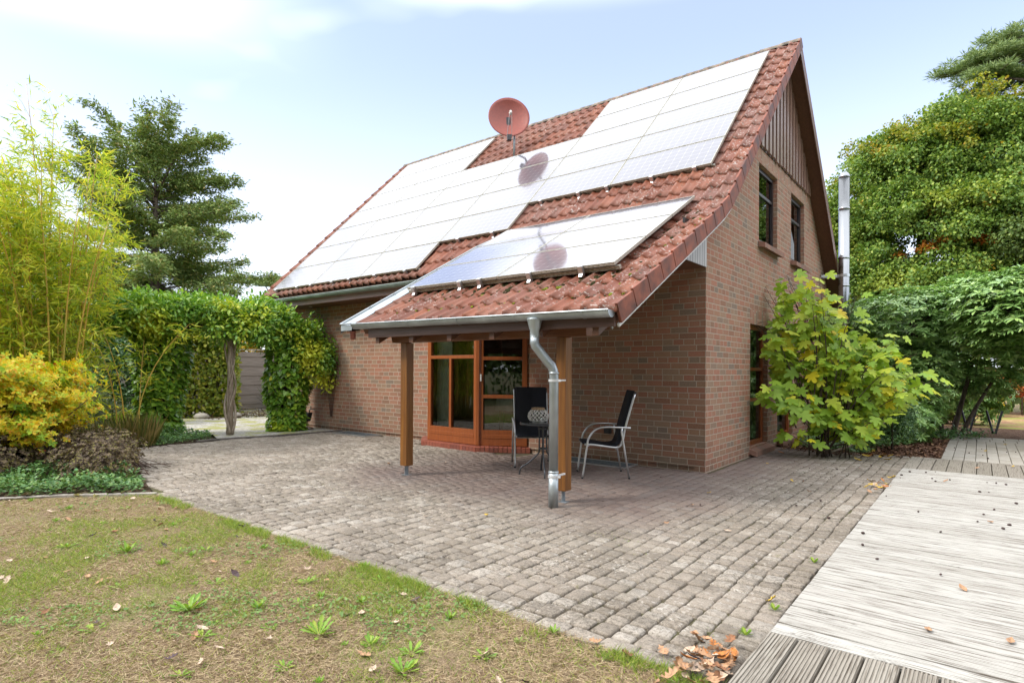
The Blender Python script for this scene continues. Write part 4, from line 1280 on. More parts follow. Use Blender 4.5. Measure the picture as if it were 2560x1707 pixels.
# ------------------------------------------------------------------ garden furniture
def tube_part(name, pts, r, mat, parent, n=10):
    b = MB(); b.tube(pts, r, n); return b.build(name, mat, parent, smooth=True)
def smooth_path(pts, k=6):
    pts = [np.array(p, float) for p in pts]; out = []
    P_ = [pts[0] * 2 - pts[1]] + pts + [pts[-1] * 2 - pts[-2]]
    for i in range(1, len(P_) - 2):
        for j in range(k):
            t = j / k
            out.append(.5 * ((2 * P_[i]) + (P_[i + 1] - P_[i - 1]) * t + (2 * P_[i - 1] - 5 * P_[i] + 4 * P_[i + 1] - P_[i + 2]) * t * t + (3 * P_[i] - P_[i - 1] - 3 * P_[i + 1] + P_[i + 2]) * t ** 3))
    out.append(pts[-1]); return [tuple(p) for p in out]
def chair(loc, rz, label):
    """front = +x; aluminium sling chair with a tall back"""
    t = thing('garden_chair', label, 'chair', loc, rz, 'black and silver garden chairs')
    hw = .275
    for s in (-1, 1):
        y = s * hw
        # front leg runs up into the bowed armrest
        arm = smooth_path([(.30, y, 0), (.245, y, .40), (.215, y, .53), (.12, y, .635), (-.02, y, .66), (-.20, y, .655), (-.315, y, .65)], 6)
        tube_part('front_leg', arm, .0135, M_ALU, t)
        tube_part('rear_leg', [(-.30, y, 0), (-.235, y, .38), (-.20, y, .60), (-.205, y, .655)], .0125, M_ALU, t)
        side = smooth_path([(.27, s * (hw - .028), .435), (.15, s * (hw - .028), .43), (-.08, s * (hw - .028), .40), (-.17, s * (hw - .028), .405), (-.215, s * (hw - .028), .47), (-.26, s * (hw - .028), .68), (-.375, s * (hw - .028), 1.09)], 6)
        tube_part('side_rail', side, .014, M_ALU, t)
    for x_, z_ in ((.22, .418), (-.13, .385)):
        tube_part('cross_bar', [(x_, -hw + .02, z_), (x_, hw - .02, z_)], .010, M_ALU, t, 8)
    prof = smooth_path([(.285, 0, .435), (.27, 0, .452), (.15, 0, .442), (-.06, 0, .412), (-.155, 0, .425), (-.20, 0, .50), (-.245, 0, .69), (-.36, 0, 1.09), (-.368, 0, 1.10)], 5)
    b = MB(); k = len(prof); w_ = hw - .036
    for s in (-1, 1):
        b.v += [(p[0], s * w_, p[2]) for p in prof]
    b.f += [(i, i + 1, k + i + 1, k + i) for i in range(k - 1)]
    o = b.build('sling_seat', M_SLING, t, smooth=True, fixn=False)
    md_ = o.modifiers.new('thick', 'SOLIDIFY'); md_.thickness = .008; md_.offset = 0
    for s in (-1, 1):
        for xx_ in (.30, -.30):
            b = MB(); b.lathe([(0, 0), (.015, 0), (.015, .02), (0, .02)], 10, (xx_, s * hw, 0)); b.build('foot_cap', M_BLACK, t)
        b = MB(); b.lathe([(0, .0), (.017, 0), (.015, .022), (0, .022)], 10, (-.378, s * (hw - .028), 1.085)); b.build('end_cap', M_BLACK, t)
    return t
chair((-.985, -1.07, 0), math.atan2(-.63, -.78), 'black sling garden chair standing alone in front of the brick wall, seen from the side')
chair((-2.22, -.97, 0), math.atan2(-.74, .67), 'black sling garden chair behind the round table, its back to the bay window')
tb = thing('bistro_table', 'small round dark glass table between the two chairs', 'table', (-1.615, -1.546, 0), R(20))
b = MB(); b.lathe([(0, .688), (.30, .688), (.305, .692), (.305, .698), (.30, .70), (0, .70)], 40)
b.build('tabletop', M_TABLEGL, tb, smooth=False)
b = MB(); b.lathe([(.293, .665), (.309, .665), (.312, .68), (.309, .688), (.293, .688), (.293, .665)], 40)
b.build('rim', M_DGREY, tb, smooth=True)
for k in range(4):
    a = k * math.pi / 2 + .35; ca, sa = math.cos(a), math.sin(a)
    lp = smooth_path([(.20 * ca, .20 * sa, .675), (.09 * ca, .09 * sa, .655), (.052 * ca, .052 * sa, .60), (.05 * ca, .05 * sa, .34), (.07 * ca, .07 * sa, .27), (.20 * ca, .20 * sa, .15), (.29 * ca, .29 * sa, .09), (.315 * ca, .315 * sa, .0)], 6)
    tube_part('leg', lp, .011, M_DGREY, tb)
b = MB()
for z in (.335, .60):
    b.lathe([(.04, z), (.062, z), (.062, z + .018), (.04, z + .018)], 20)
b.build('leg_ring', M_DGREY, tb)
ln = thing('lantern', 'white wicker lantern with a rope rim on the round table', 'lantern', (-1.65, -1.61, .70))
def lr(z):   # wicker belly radius
    t = z / .165; return .068 + .065 * math.sin(math.pi * min(max(.10 + .82 * t, 0), 1)) 
nw = 15
for sgn in (1, -1):
    b = MB()
    for k in range(nw):
        pts = []
        for j in range(15):
            z = .012 + .15 * j / 14; a = 2 * math.pi * k / nw + sgn * (j / 14) * 1.15
            r = lr(z) + (.004 if (sgn > 0) == (j % 4 < 2) else 0); pts.append((r * math.cos(a), r * math.sin(a), z))
        b.tube(pts, .0048, 6)
    b.build('wicker', M_WHITEW, ln, smooth=True)
b = MB(); b.lathe([(0, 0), (.078, 0), (.082, .008), (.078, .018), (0, .018)], 28); b.build('base', M_WHITEW, ln, smooth=True)
b = MB()
for z, r in ((.160, .080), (.171, .083), (.182, .081)):
    b.tube([(r * math.cos(2 * math.pi * a / 28), r * math.sin(2 * math.pi * a / 28), z) for a in range(29)], .0075, 8)
b.build('rope_rim', M_ROPE, ln, smooth=True)
b = MB(); b.lathe([(.04, .02), (.075, .05), (.095, .09), (.08, .14), (.066, .17)], 24); b.build('glass_cup', M_GLASS, ln, smooth=True)

# dining table and candle lamp dimly seen inside
dt = thing('dining_table', 'table with a pale cloth seen dimly behind the bay window', 'table', (-4.0, 1.7, .06))
b = MB(); b.box(-.8, .8, -.45, .45, .71, .745); b.build('tabletop', M_POST, dt, bevel=.006)
for sx in (-.72, .72):
    for sy in (-.38, .38):
        b = MB(); b.box(sx - .03, sx + .03, sy - .03, sy + .03, 0, .71); b.build('leg', M_POST, dt)
b = MB(); k = 24; i0 = 0
for (e, z) in ((0, .752), (.02, .748), (.035, .70), (.05, .5)):
    for a in range(k):
        t = 2 * math.pi * a / k; sx = max(-1, min(1, 1.35 * math.cos(t))); sy = max(-1, min(1, 1.35 * math.sin(t)))
        b.v.append((sx * (.80 + e) + (.012 * math.sin(a * 2.6) if z < .72 else 0), sy * (.45 + e), z))
for j in range(3):
    for a in range(k): b.f.append((j * k + a, j * k + (a + 1) % k, (j + 1) * k + (a + 1) % k, (j + 1) * k + a))
b.f.append(tuple(range(k)))
b.build('tablecloth', plain("table_linen", (.62, .62, .56), .85), dt, smooth=False)
cl_ = thing('candle_lamp', 'small lit candle lamp glowing behind the glass door', 'lamp', (-3.35, 1.4, .06))
b = MB(); b.lathe([(0, 0), (.11, 0), (.11, .015), (.015, .03), (.012, 1.2), (.03, 1.21), (.03, 1.28), (0, 1.28)], 16); b.build('stand', M_BLACK, cl_, smooth=True)
n = N("candle_glow"); e = n.new('ShaderNodeEmission'); e.inputs[0].default_value = (1, .42, .08, 1); e.inputs[1].default_value = 5
M_GLOW = n.done(e.outputs[0])
b = MB(); b.lathe([(0, 1.28), (.014, 1.29), (.017, 1.31), (.009, 1.345), (0, 1.365)], 12); b.build('flame_bulb', M_GLOW, cl_, smooth=True)

# wire trellis, tap, hose
tr = thing('wire_trellis', 'rusty fan-shaped wire trellis leaning against the brick wall', 'trellis', (-8.62, -.045, .30))
b = MB()
for k in range(5):
    u = (k - 2) / 2
    b.tube([(.03 * u, 0, 0), (.10 * u, -.004, .45), (.24 * u + .03, -.012, 1.36)], .0065, 6)
b.build('wire_fan', M_RUST, tr)
b = MB()
for z, w_ in ((.18, .055), (.42, .10), (.68, .145), (.95, .185), (1.22, .23)):
    b.tube([(-w_ + .02 * z, -.016, z), (w_ + .02 * z, -.016, z)], .0045, 6)
b.build('cross_wire', M_RUST, tr)
tp = thing('garden_tap', 'black hose timer on a silver garden tap low on the brick wall', 'tap', (-9.36, 0, .30))
b = MB(); b.tube([(0, -.002, .14), (0, -.10, .14), (-.01, -.125, .12), (-.01, -.125, .07)], .014, 10); b.lathe([(0, 0), (.032, 0), (.032, .01), (0, .01)], 14, (0, -.012, .135))
b.build('spout', M_STEEL, tp, smooth=True)
b = MB(); b.box(-.006, .006, -.105, -.09, .14, .20); b.box(-.035, .035, -.107, -.088, .195, .207); b.build('tap_handle', M_STEEL, tp)
b = MB(); b.v = [(x * (1 if z > -.05 else .8), y + (.05 if z < -.05 else 0) * -1, z) for x in (-.055, .055) for y in (-.185, -.075) for z in (-.14, .065)]
b.f = [(0, 1, 3, 2), (4, 6, 7, 5), (0, 4, 5, 1), (2, 3, 7, 6), (0, 2, 6, 4), (1, 5, 7, 3)]
b.build('timer_box', M_BLACK, tp, bevel=.012)
b = MB(); b.box(-.035, .035, -.225, -.205, -.115, -.05); b.build('label_plate', plain('pale_plate', (.5, .5, .52), .4), tp)
b = MB(); b.tube([(0, -.18, -.135), (0, -.18, -.17)], .018, 10); b.build('hose_connector', plain('orange_plastic', (.5, .12, .03), .4), tp)
hs = MB(); hs.tube(smooth_path([(-9.75, -.9, .02), (-9.55, -.7, .10), (-9.42, -.55, .12), (-9.25, -.42, .03), (-9.0, -.35, .02), (-9.1, -.2, .02), (-9.34, -.19, .03)], 8), .012, 8)
tag(hs.build('garden_hose', M_HOSE, None, smooth=True), 'brown hose looping over the ground beside the vine column', 'hose')

# ------------------------------------------------------------------ vegetation
M_BARK = N("bark"); _n = M_BARK; _c = _n.coord()
_f = _n.noise(_n.mapping(_c, scale=(14, 14, 2.5)), 1.5, 5, .7)
M_BARK = _n.done(_n.bsdf(_n.mix(_n.rng(_f, .35, .65), (0.055, 0.04, 0.03), (0.16, 0.125, 0.095)), .9, 0, .15, _n.bump(_f, .8, .03)))
M_VINEBARK = N("vine_bark"); _n = M_VINEBARK; _c = _n.coord()
_f = _n.noise(_n.mapping(_c, scale=(24, 24, 3)), 1.5, 5, .7)
M_VINEBARK = _n.done(_n.bsdf(_n.mix(_n.rng(_f, .35, .65), (0.20, 0.155, 0.115), (0.50, 0.42, 0.33)), .9, 0, .15, _n.bump(_f, .8, .02)))
M_CULM = N("bamboo_culm"); _n = M_CULM; _c = _n.coord()
M_CULM = _n.done(_n.bsdf(_n.ramp(_n.noise(_c, 1.3, 2), [(.3, (0.42, 0.24, 0.04)), (.5, (0.50, 0.32, 0.06)), (.7, (0.30, 0.27, 0.05))]), .35))
M_BAMBOO = leaf_mat("bamboo_leaf", [(0, (0.230, 0.375, 0.046)), (.25, (0.374, 0.510, 0.053)), (.5, (0.547, 0.645, 0.066)), (.75, (0.749, 0.750, 0.079)), (.92, (0.750, 0.720, 0.092)), (1, (0.750, 0.570, 0.066))], .45, .5)
M_AZALEA = leaf_mat("azalea_leaf", [(0, (0.74, 0.42, 0.02)), (.3, (0.75, 0.58, 0.025)), (.6, (0.66, 0.64, 0.04)), (.85, (0.42, 0.60, 0.04)), (1, (0.72, 0.30, 0.02))], .45, .42,
                    [((0.25, 0.45, 0.03), 3.2, .55, .64), ((0.50, 0.06, 0.01), 2.4, .70, .75)])
M_WIST = leaf_mat("wisteria_leaf", [(0, (0.107, 0.251, 0.040)), (.5, (0.184, 0.368, 0.048)), (1, (0.399, 0.580, 0.067))], .38, .3, [((0.737, 0.750, 0.077), .9, .52, .68)], spec=.5)
M_VINE = leaf_mat("vine_leaf", [(0, (0.109, 0.236, 0.029)), (.5, (0.178, 0.341, 0.036)), (.9, (0.274, 0.448, 0.049)), (1, (0.603, 0.589, 0.067))], .36, .25, [((0.603, 0.707, 0.049), 1.1, .60, .75)], spec=.5)
M_HEDGE = leaf_mat("hedge_leaf", [(0, (0.144, 0.228, 0.030)), (.5, (0.252, 0.312, 0.036)), (1, (0.408, 0.384, 0.048))], .45, .3)
M_YELLOW = leaf_mat("yellow_leaf", [(0, (0.62, 0.42, 0.02)), (.6, (0.66, 0.47, 0.03)), (1, (0.50, 0.40, 0.04))], .5, .35)
M_CONIF = leaf_mat("conifer_needle", [(0, (0.164, 0.245, 0.077)), (.5, (0.232, 0.325, 0.095)), (.85, (0.325, 0.406, 0.104)), (1, (0.488, 0.372, 0.138))], .6, .15)
M_PINE = leaf_mat("pine_needle", [(0, (0.166, 0.249, 0.100)), (.6, (0.261, 0.354, 0.141)), (1, (0.400, 0.472, 0.180))], .6, .15)
M_OAK = leaf_mat("oak_leaf", [(0, (0.106, 0.207, 0.043)), (.45, (0.173, 0.289, 0.054)), (.8, (0.262, 0.378, 0.068)), (1, (0.393, 0.451, 0.077))], .45, .3,
                 [((0.422, 0.488, 0.075), .42, .60, .72), ((0.600, 0.396, 0.058), .9, .70, .745)])
M_RHODO = leaf_mat("rhododendron_leaf", [(0, (0.167, 0.308, 0.093)), (.5, (0.259, 0.440, 0.137)), (1, (0.457, 0.644, 0.201))], .28, .12, spec=.6)
M_FIG = leaf_mat("fig_leaf", [(0, (0.235, 0.400, 0.046)), (.4, (0.345, 0.511, 0.053)), (.7, (0.455, 0.580, 0.059)), (.86, (0.552, 0.607, 0.066)), (.93, (0.750, 0.690, 0.040)), (1, (0.750, 0.552, 0.040))], .5, .36)
M_DARKG = leaf_mat("dark_shrub_leaf", [(0, (0.046, 0.118, 0.040)), (.6, (0.082, 0.182, 0.055)), (1, (0.164, 0.273, 0.082))], .35, .15, spec=.5)
M_COVER = leaf_mat("ground_cover_leaf", [(0, (0.075, 0.175, 0.056)), (.6, (0.125, 0.263, 0.075)), (1, (0.237, 0.350, 0.100))], .4, .2)
M_BROWN = leaf_mat("brown_shrub_leaf", [(0, (0.072, 0.052, 0.034)), (.4, (0.122, 0.085, 0.057)), (.75, (0.194, 0.140, 0.068)), (.9, (0.245, 0.221, 0.053)), (1, (0.108, 0.110, 0.038))], .7, .2)
M_TWIG = plain("shrub_twig", (0.11, 0.07, 0.05), .85, 0, .25, 12)
M_LIME = leaf_mat("lime_leaf", [(0, (0.30, 0.42, 0.03)), (.6, (0.42, 0.50, 0.04)), (1, (0.52, 0.50, 0.05))], .45, .4)
M_REED = leaf_mat("reed_blade", [(0, (0.10, 0.14, 0.03)), (.5, (0.19, 0.19, 0.04)), (.8, (0.36, 0.27, 0.09)), (1, (0.42, 0.30, 0.12))], .55, .25)
M_RED = leaf_mat("red_autumn_leaf", [(0, (0.40, 0.07, 0.03)), (.5, (0.45, 0.14, 0.04)), (1, (0.50, 0.30, 0.05))], .5, .3)

def clump_tree(root, crown_name, mat, blobs, nclump, per, size, shape, seed, clump_r=.45, trunk=None, flat=.6, limb=True, hollow=.55, wid=.6, droop=.25, bark=None, gapn=0.0, trunk_r=.2):
    """blobs: (x,y,z,rx,ry,rz) ellipsoids of the crown; clumps of leaves sit in their outer shells"""
    rg = np.random.default_rng(seed)
    bl = np.array(blobs, float)
    vol = bl[:, 3] * bl[:, 4] * bl[:, 5]; vol = vol ** .75
    pick = rg.choice(len(bl), nclump, p=vol / vol.sum())
    u = rnd_unit(rg, nclump); u[:, 2] = np.where(u[:, 2] < -.55, -u[:, 2] * .6, u[:, 2])
    rad = hollow + (1.05 - hollow) * rg.random(nclump) ** .6
    ctr = bl[pick, :3] + u * rad[:, None] * bl[pick, 3:6]
    crad = clump_r * rg.uniform(.6, 1.35, nclump)
    npl = np.maximum(6, (per * (crad / clump_r) ** 1.6).astype(int))
    rep = np.repeat(np.arange(nclump), npl); n = len(rep)
    loc = rg.normal(size=(n, 3)); loc = unit(loc) * (rg.random(n)[:, None] ** .45)
    loc[:, 2] *= flat
    P = ctr[rep] + loc * crad[rep][:, None]
    out = unit(loc * np.array([1, 1, 1.2]) + u[rep] * .5)
    D = unit(out * .7 + rnd_unit(rg, n) * .8 - UP * droop)
    Nn = rnd_unit(rg, n) * .7 + UP * .75 + out * .45
    leaves(crown_name, P, D, Nn, size * rg.uniform(.65, 1.25, n), shape, mat, root, wid)
    if trunk is not None:
        mb = MB(); tp_ = [Vector(p) for p in trunk]
        k = len(tp_); mb.tube(tp_, [trunk_r * (1 - .72 * i / (k - 1)) for i in range(k)], 10)
        if limb:
            for i, q in enumerate(bl):
                c = Vector(q[:3]); s = min(tp_[1:], key=lambda p: (p - c).length + max(0, p.z - c.z) * 1.5)
                mid = s.lerp(c, .5) + Vector((rg.normal() * .15, rg.normal() * .15, -.15))
                mb.tube([s, mid, c], [trunk_r * .42, trunk_r * .3, trunk_r * .16], 7)
            sel = rg.choice(nclump, min(nclump, 170), replace=False)
            for i in sel:
                c = Vector(bl[pick[i], :3]); e = Vector(ctr[i]); mid = c.lerp(e, .55) + Vector(rg.normal(size=3) * .12)
                mb.tube([c, mid, e], [trunk_r * .15, trunk_r * .09, trunk_r * .03], 5)
        mb.build('trunk', bark or M_BARK, root, smooth=True, fixn=False)

# --- big conifer behind the bamboo
def conifer(root, H, base_w, nb, seed, mat, tuft=.16, start=.10, spikes=(), per=26, lay=.25, trunk_r=.22, pw=.8):
    rg = np.random.default_rng(seed)
    mb = MB(); mb.tube([(0, 0, 0), (.05, 0, H * .35), (-.05, .03, H * .7), (0, 0, H * .94)], [trunk_r, trunk_r * .75, trunk_r * .42, .03], 9)
    P = []; D = []; 
    for i in range(nb):
        t = start + (1 - start) * (i + rg.random() * .8) / nb; t = min(t, .97)
        z = H * t; a = rg.uniform(0, 2 * math.pi)
        Lb = base_w * (max(.05, 1 - t) ** pw) * rg.uniform(.5, 1.2) + .25
        rise = rg.uniform(-.12, .28) + .8 * t ** 2.5
        d = np.array([math.cos(a), math.sin(a), rise]); side = np.array([-math.sin(a), math.cos(a), 0])
        pts = []
        m_ = 7
        for j in range(m_ + 1):
            q = j / m_; pts.append(np.array([0, 0, z]) + d * Lb * q + np.array([0, 0, -.10 * Lb * q * q + .10 * Lb * max(0, q - .6)]))
        mb.tube([tuple(p) for p in pts], [max(.008, trunk_r * .26 * (1 - t) * (1 - j / m_) + .008) for j in range(m_ + 1)], 5)
        nt = max(6, int(Lb * 9))
        for j in range(nt):
            q = .18 + .82 * (j + rg.random()) / nt; base = np.array([np.interp(q, np.linspace(0, 1, m_ + 1), [p[c] for p in pts]) for c in range(3)])
            sl = (.10 + .30 * Lb * (1 - q) * .6 + .12) * rg.uniform(.5, 1.2); sg = rg.choice([-1, 1])
            td = unit(d * .55 + side * sg * .9 + np.array([0, 0, rg.uniform(-.35, .1)]))
            k = per
            qq = rg.random((k, 1)) ** .8
            pp = base + td * sl * qq + rg.normal(size=(k, 3)) * np.array([.10, .10, .09]) - UP * (lay * sl * qq ** 2)
            P.append(pp); D.append(unit(td + rg.normal(size=(k, 3)) * .55 - UP * .25))
    for (sx, sy, z0, z1, w_) in spikes:
        mb.tube([(0, 0, z0), (sx * .5, sy * .5, (z0 + z1) / 2), (sx, sy, z1)], [.06, .04, .012], 6)
        k = 420; q = rg.random((k, 1)) ** .9
        pp = np.array([0, 0, z0]) + np.array([sx, sy, z1 - z0]) * q + rg.normal(size=(k, 3)) * np.array([w_, w_, .1]) * (1.15 - q)
        P.append(pp); D.append(unit(np.array([sx, sy, z1 - z0]) * .25 + rg.normal(size=(k, 3)) * .6))
    P = np.concatenate(P); D = np.concatenate(D); n = len(P)
    leaves('crown', P, D, rnd_unit(rg, n) + UP, tuft * rg.uniform(.6, 1.3, n), NEEDLE, mat, root, .40)
    mb.build('trunk', M_BARK, root, smooth=True, fixn=False)
cf = thing('conifer_tree', 'tall dark conifer with drooping layered branches rising behind the yellow bamboo', 'tree', (-30.1, 4.07, -.05), R(0))
cf.scale = (1.5, 1.5, 1.24)
rtv = np.array([.781, .625, 0])
conifer(cf, 10.2, 3.75, 165, 3, M_CONIF, .125, .10, [(-1.75 * .781, -1.75 * .625, 8.3, 11.75, .16), (-.55 * .781, -.55 * .625, 8.8, 11.5, .17), (1.0 * .781, 1.0 * .625, 8.2, 10.7, .16), (-1.9 * .781, -1.9 * .625, 7.6, 10.3, .2)], 54, .30, .24, .30)

def pine(root, H, blobs, nclump, per, seed, tuft, trunk_r=.2):
    rg = np.random.default_rng(seed); bl = np.array(blobs, float)
    pick = rg.integers(0, len(bl), nclump); u = rnd_unit(rg, nclump); u[:, 2] = np.abs(u[:, 2]) * .8 - .2
    ctr = bl[pick, :3] + u * bl[pick, 3:6] * (rg.random((nclump, 1)) ** .5)
    rep = np.repeat(np.arange(nclump), per); n = len(rep)
    d = rnd_unit(rg, n); d[:, 2] = np.abs(d[:, 2]) * .8 - .1
    P = ctr[rep] + d * rg.uniform(.02, .32, n)[:, None]
    leaves('crown', P, unit(d + rnd_unit(rg, n) * .4), rnd_unit(rg, n) + UP * .5, tuft * rg.uniform(.7, 1.3, n), NEEDLE, M_PINE, root, .16)
    mb = MB(); mb.tube([(0, 0, 0), (.1, .05, H * .4), (-.1, 0, H * .75), (0, 0, H)], [trunk_r, trunk_r * .8, trunk_r * .5, trunk_r * .1], 9)
    for q in bl:
        z = max(H * .35, q[2] - .7); mb.tube([(0, 0, z), (q[0] * .55, q[1] * .55, q[2] - .35), tuple(q[:3])], [trunk_r * .4, trunk_r * .28, trunk_r * .12], 6)
    for i in range(0, nclump, 3):
        q = bl[pick[i]]; mb.tube([tuple(q[:3]), tuple(ctr[i])], [.04, .012], 5)
    mb.build('trunk', M_BARK, root, smooth=True, fixn=False)
# hazy pines far behind the arbor
for i, (x, y, H, lab, s) in enumerate([(-35.5, 13.5, 7.6, 'pale green pine showing between the conifer and the roof corner', 1), (-37.5, 8.5, 7.0, 'low pine standing right behind the tall conifer', 2), (-33.0, 3.0, 6.6, 'pine half hidden behind the bamboo and the tall conifer', 4)]):
    t = thing('pine_tree', lab, 'tree', (x, y, -.05), group='pines far behind the arbor'); rg = random.Random(s)
    bl = [(rg.uniform(-1.9, 1.9), rg.uniform(-1.9, 1.9), H * rg.uniform(.45, .95), 1.0, 1.0, .5) for k in range(11)] + [(0, 0, H * .97, .7, .7, .5)]
    pine(t, H, bl, 210, 60, 40 + i, .30, .17)
# right: tall pine reaching in from the frame edge
t = thing('pine_tree', 'tall pine reaching into the picture at the right edge above the oak', 'tree', (6.1, 24.6, -.05)); rg = random.Random(8)
bl = [(-1.9 + rg.uniform(-1.7, 2.5), rg.uniform(-1.5, 1.5), z, 1.35, 1.2, .6) for z in (7.0, 7.8, 8.6, 9.4, 10.1, 10.9, 11.6, 12.3, 13.0, 13.7, 14.5, 15.3) for _ in range(3)]
pine(t, 15.8, bl, 1500, 110, 9, .20, .26)

# big oak behind the house
ok = thing('oak_tree', 'broad green oak with a yellowing top behind the flue and the rhododendrons', 'tree', (.9, 21.3, -.05))
rg = random.Random(21)
bl = [(-.3, 0, 9.2, 2.6, 2.4, 2.0), (1.9, .3, 9.7, 2.2, 2.2, 2.1), (-2.2, -.2, 7.6, 1.9, 2.0, 1.7), (.2, -1.4, 7.0, 2.6, 2.0, 1.8), (2.4, -.8, 7.2, 2.2, 2.0, 1.9), (-1.8, -.9, 5.2, 2.0, 1.9, 1.5), (.6, -1.6, 4.6, 2.4, 1.9, 1.5), (2.8, -.9, 4.6, 1.9, 1.8, 1.6), (1.0, 0, 11.2, 1.4, 1.4, 1.0), (-1.0, 0, 10.7, 1.3, 1.3, .9), (3.3, 0, 10.6, 1.2, 1.2, 1.2), (-.6, -1, 2.9, 2.6, 1.8, 1.2), (2.2, -1, 2.9, 2.2, 1.8, 1.2)]
clump_tree(ok, 'crown', M_OAK, bl, 1300, 165, .115, OVAL, 22, .50, [(0, 0, 0), (.05, 0, 2.5), (0, 0, 5), (.2, 0, 7.5), (.1, 0, 9.6)], .68, hollow=.42, wid=.75, trunk_r=.34)
M_OAKY = leaf_mat("yellowing_oak_leaf", [(0, (0.198, 0.267, 0.040)), (.5, (0.288, 0.331, 0.045)), (.9, (0.414, 0.368, 0.040)), (1, (0.450, 0.276, 0.030))], .5, .4)
clump_tree(ok, 'yellow_sprays', M_OAKY, [(-1.0, -.2, 11.0, 1.6, 1.5, .9), (1.2, -.2, 12.0, 1.5, 1.4, .8), (3.0, -.2, 11.3, 1.4, 1.2, .9), (-2.4, -.4, 8.9, 1.3, 1.2, .8), (.4, -1.6, 10.2, 1.6, 1.0, .8)], 60, 70, .115, OVAL, 29, .40, None, .5, wid=.75)
clump_tree(ok, 'orange_sprays', leaf_mat("orange_oak_leaf", [(0, (0.50, 0.25, 0.03)), (1, (0.55, 0.16, 0.03))], .5, .35), [(1.3, -2.0, 6.1, 1.9, .5, .35)], 9, 60, .115, OVAL, 30, .28, None, .5, wid=.75)
# smaller tree beside it
sm = thing('leafy_tree', 'smaller pale green tree behind the roof edge and the flue', 'tree', (-2.2, 23.5, -.05))
bl = [(-.8, 0, 6.8, 1.7, 1.5, 1.3), (.6, 0, 7.7, 1.6, 1.5, 1.2), (.2, 0, 5.4, 1.9, 1.6, 1.3), (-.9, 0, 4.0, 1.8, 1.6, 1.3), (1.0, 0, 3.4, 1.8, 1.6, 1.3)]
M_OAK2 = leaf_mat("pale_tree_leaf", [(0, (0.172, 0.273, 0.086)), (.5, (0.259, 0.359, 0.101)), (1, (0.416, 0.460, 0.101))], .45, .35)
clump_tree(sm, 'crown', M_OAK2, bl, 280, 170, .115, OVAL, 23, .5, [(0, 0, 0), (.1, 0, 3), (0, 0, 5), (.1, 0, 7.2)], .55, wid=.75, trunk_r=.18)
t = thing('leafy_tree', 'dark green tree filling the gap under the pine at the right edge', 'tree', (5.4, 19.5, -.05))
bl = [(-.6, 0, 6.0, 1.6, 1.5, 1.3), (.9, 0, 6.9, 1.8, 1.6, 1.4), (.4, 0, 4.5, 2.0, 1.7, 1.4), (1.8, 0, 4.0, 1.7, 1.6, 1.4), (-.4, 0, 2.9, 1.7, 1.6, 1.2)]
M_OAK3 = leaf_mat("mid_tree_leaf", [(0, (0.101, 0.169, 0.054)), (.5, (0.149, 0.230, 0.061)), (1, (0.243, 0.311, 0.081))], .45, .3)
clump_tree(t, 'crown', M_OAK3, bl, 300, 180, .115, OVAL, 24, .52, [(0, 0, 0), (.1, 0, 2.5), (.3, 0, 5), (.4, 0, 6.5)], .55, wid=.75, trunk_r=.18)

# --- bamboo: one clump = culms + foliage
def bamboo(root, ncul, H, spread, lean, seed, nleafb, culm_r=.013, lmat=None):
    rg = np.random.default_rng(seed); P = []; D = []; br = MB()
    for i in range(ncul):
        a = rg.uniform(0, 2 * math.pi); r0 = spread * math.sqrt(rg.random()); b0 = np.array([r0 * math.cos(a), r0 * math.sin(a), 0])
        la = a + rg.normal() * .5; h = H * rg.uniform(.62, 1.0) * (1.05 - .25 * r0 / spread); ln_ = lean * rg.uniform(.3, 1.2) * (r0 / spread + .2)
        pts = []
        for j in range(9):
            q = j / 8; bend = ln_ * q ** 2.2
            pts.append(b0 + np.array([math.cos(la) * bend * h, math.sin(la) * bend * h, h * (q - .18 * ln_ * q ** 3)]))
        cm = MB(); cm.tube([tuple(p) for p in pts], [culm_r * rg.uniform(.7, 1.3) * (1 - .85 * j / 8) + .002 for j in range(9)], 6)
        cm.build('culm', M_CULM, root, smooth=True, fixn=False)
        for j in range(nleafb):
            q = .14 + .86 * rg.random() ** .85
            base = np.array([np.interp(q, np.linspace(0, 1, 9), [p[c] for p in pts]) for c in range(3)])
            aa = rg.uniform(0, 2 * math.pi); L = rg.uniform(.25, .85) * (1.1 - .65 * q)
            d = np.array([math.cos(aa), math.sin(aa), rg.uniform(.1, .8)])
            tip = base + d * L - np.array([0, 0, .22 * L * L])
            if j % 2 == 0: br.tube([tuple(base), tuple((base + tip) / 2 + UP * .05), tuple(tip)], [.0035, .0028, .0015], 4, False)
            k = rg.integers(9, 19); qq = rg.random((k, 1)) ** .7
            P.append(base + (tip - base) * qq + rg.normal(size=(k, 3)) * .05); D.append(unit(d + rg.normal(size=(k, 3)) * .75 - UP * rg.uniform(.1, .9, (k, 1))))
    P = np.concatenate(P); D = np.concatenate(D); n = len(P); ok_ = P[:, 2] > .1; P, D = P[ok_], D[ok_]; n = len(P)
    leaves('foliage', P, D, rnd_unit(rg, n) + UP * .6, rg.uniform(.11, .23, n), NEEDLE, lmat or M_BAMBOO, root, .135)
    kind(br.build('twigs', M_CULM, root, fixn=False), 'stuff')
bamboo(thing('bamboo_clump', 'tall yellow-green bamboo clump with golden canes, its airy tip highest of all', 'bamboo', (-9.75, -5.0, 0), group='bamboo clumps on the left'), 30, 6.5, .62, .20, 31, 40, .018)
bamboo(thing('bamboo_clump', 'bamboo clump cut by the left edge of the picture', 'bamboo', (-10.1, -6.0, 0), group='bamboo clumps on the left'), 28, 5.8, .6, .22, 32, 38, .018)
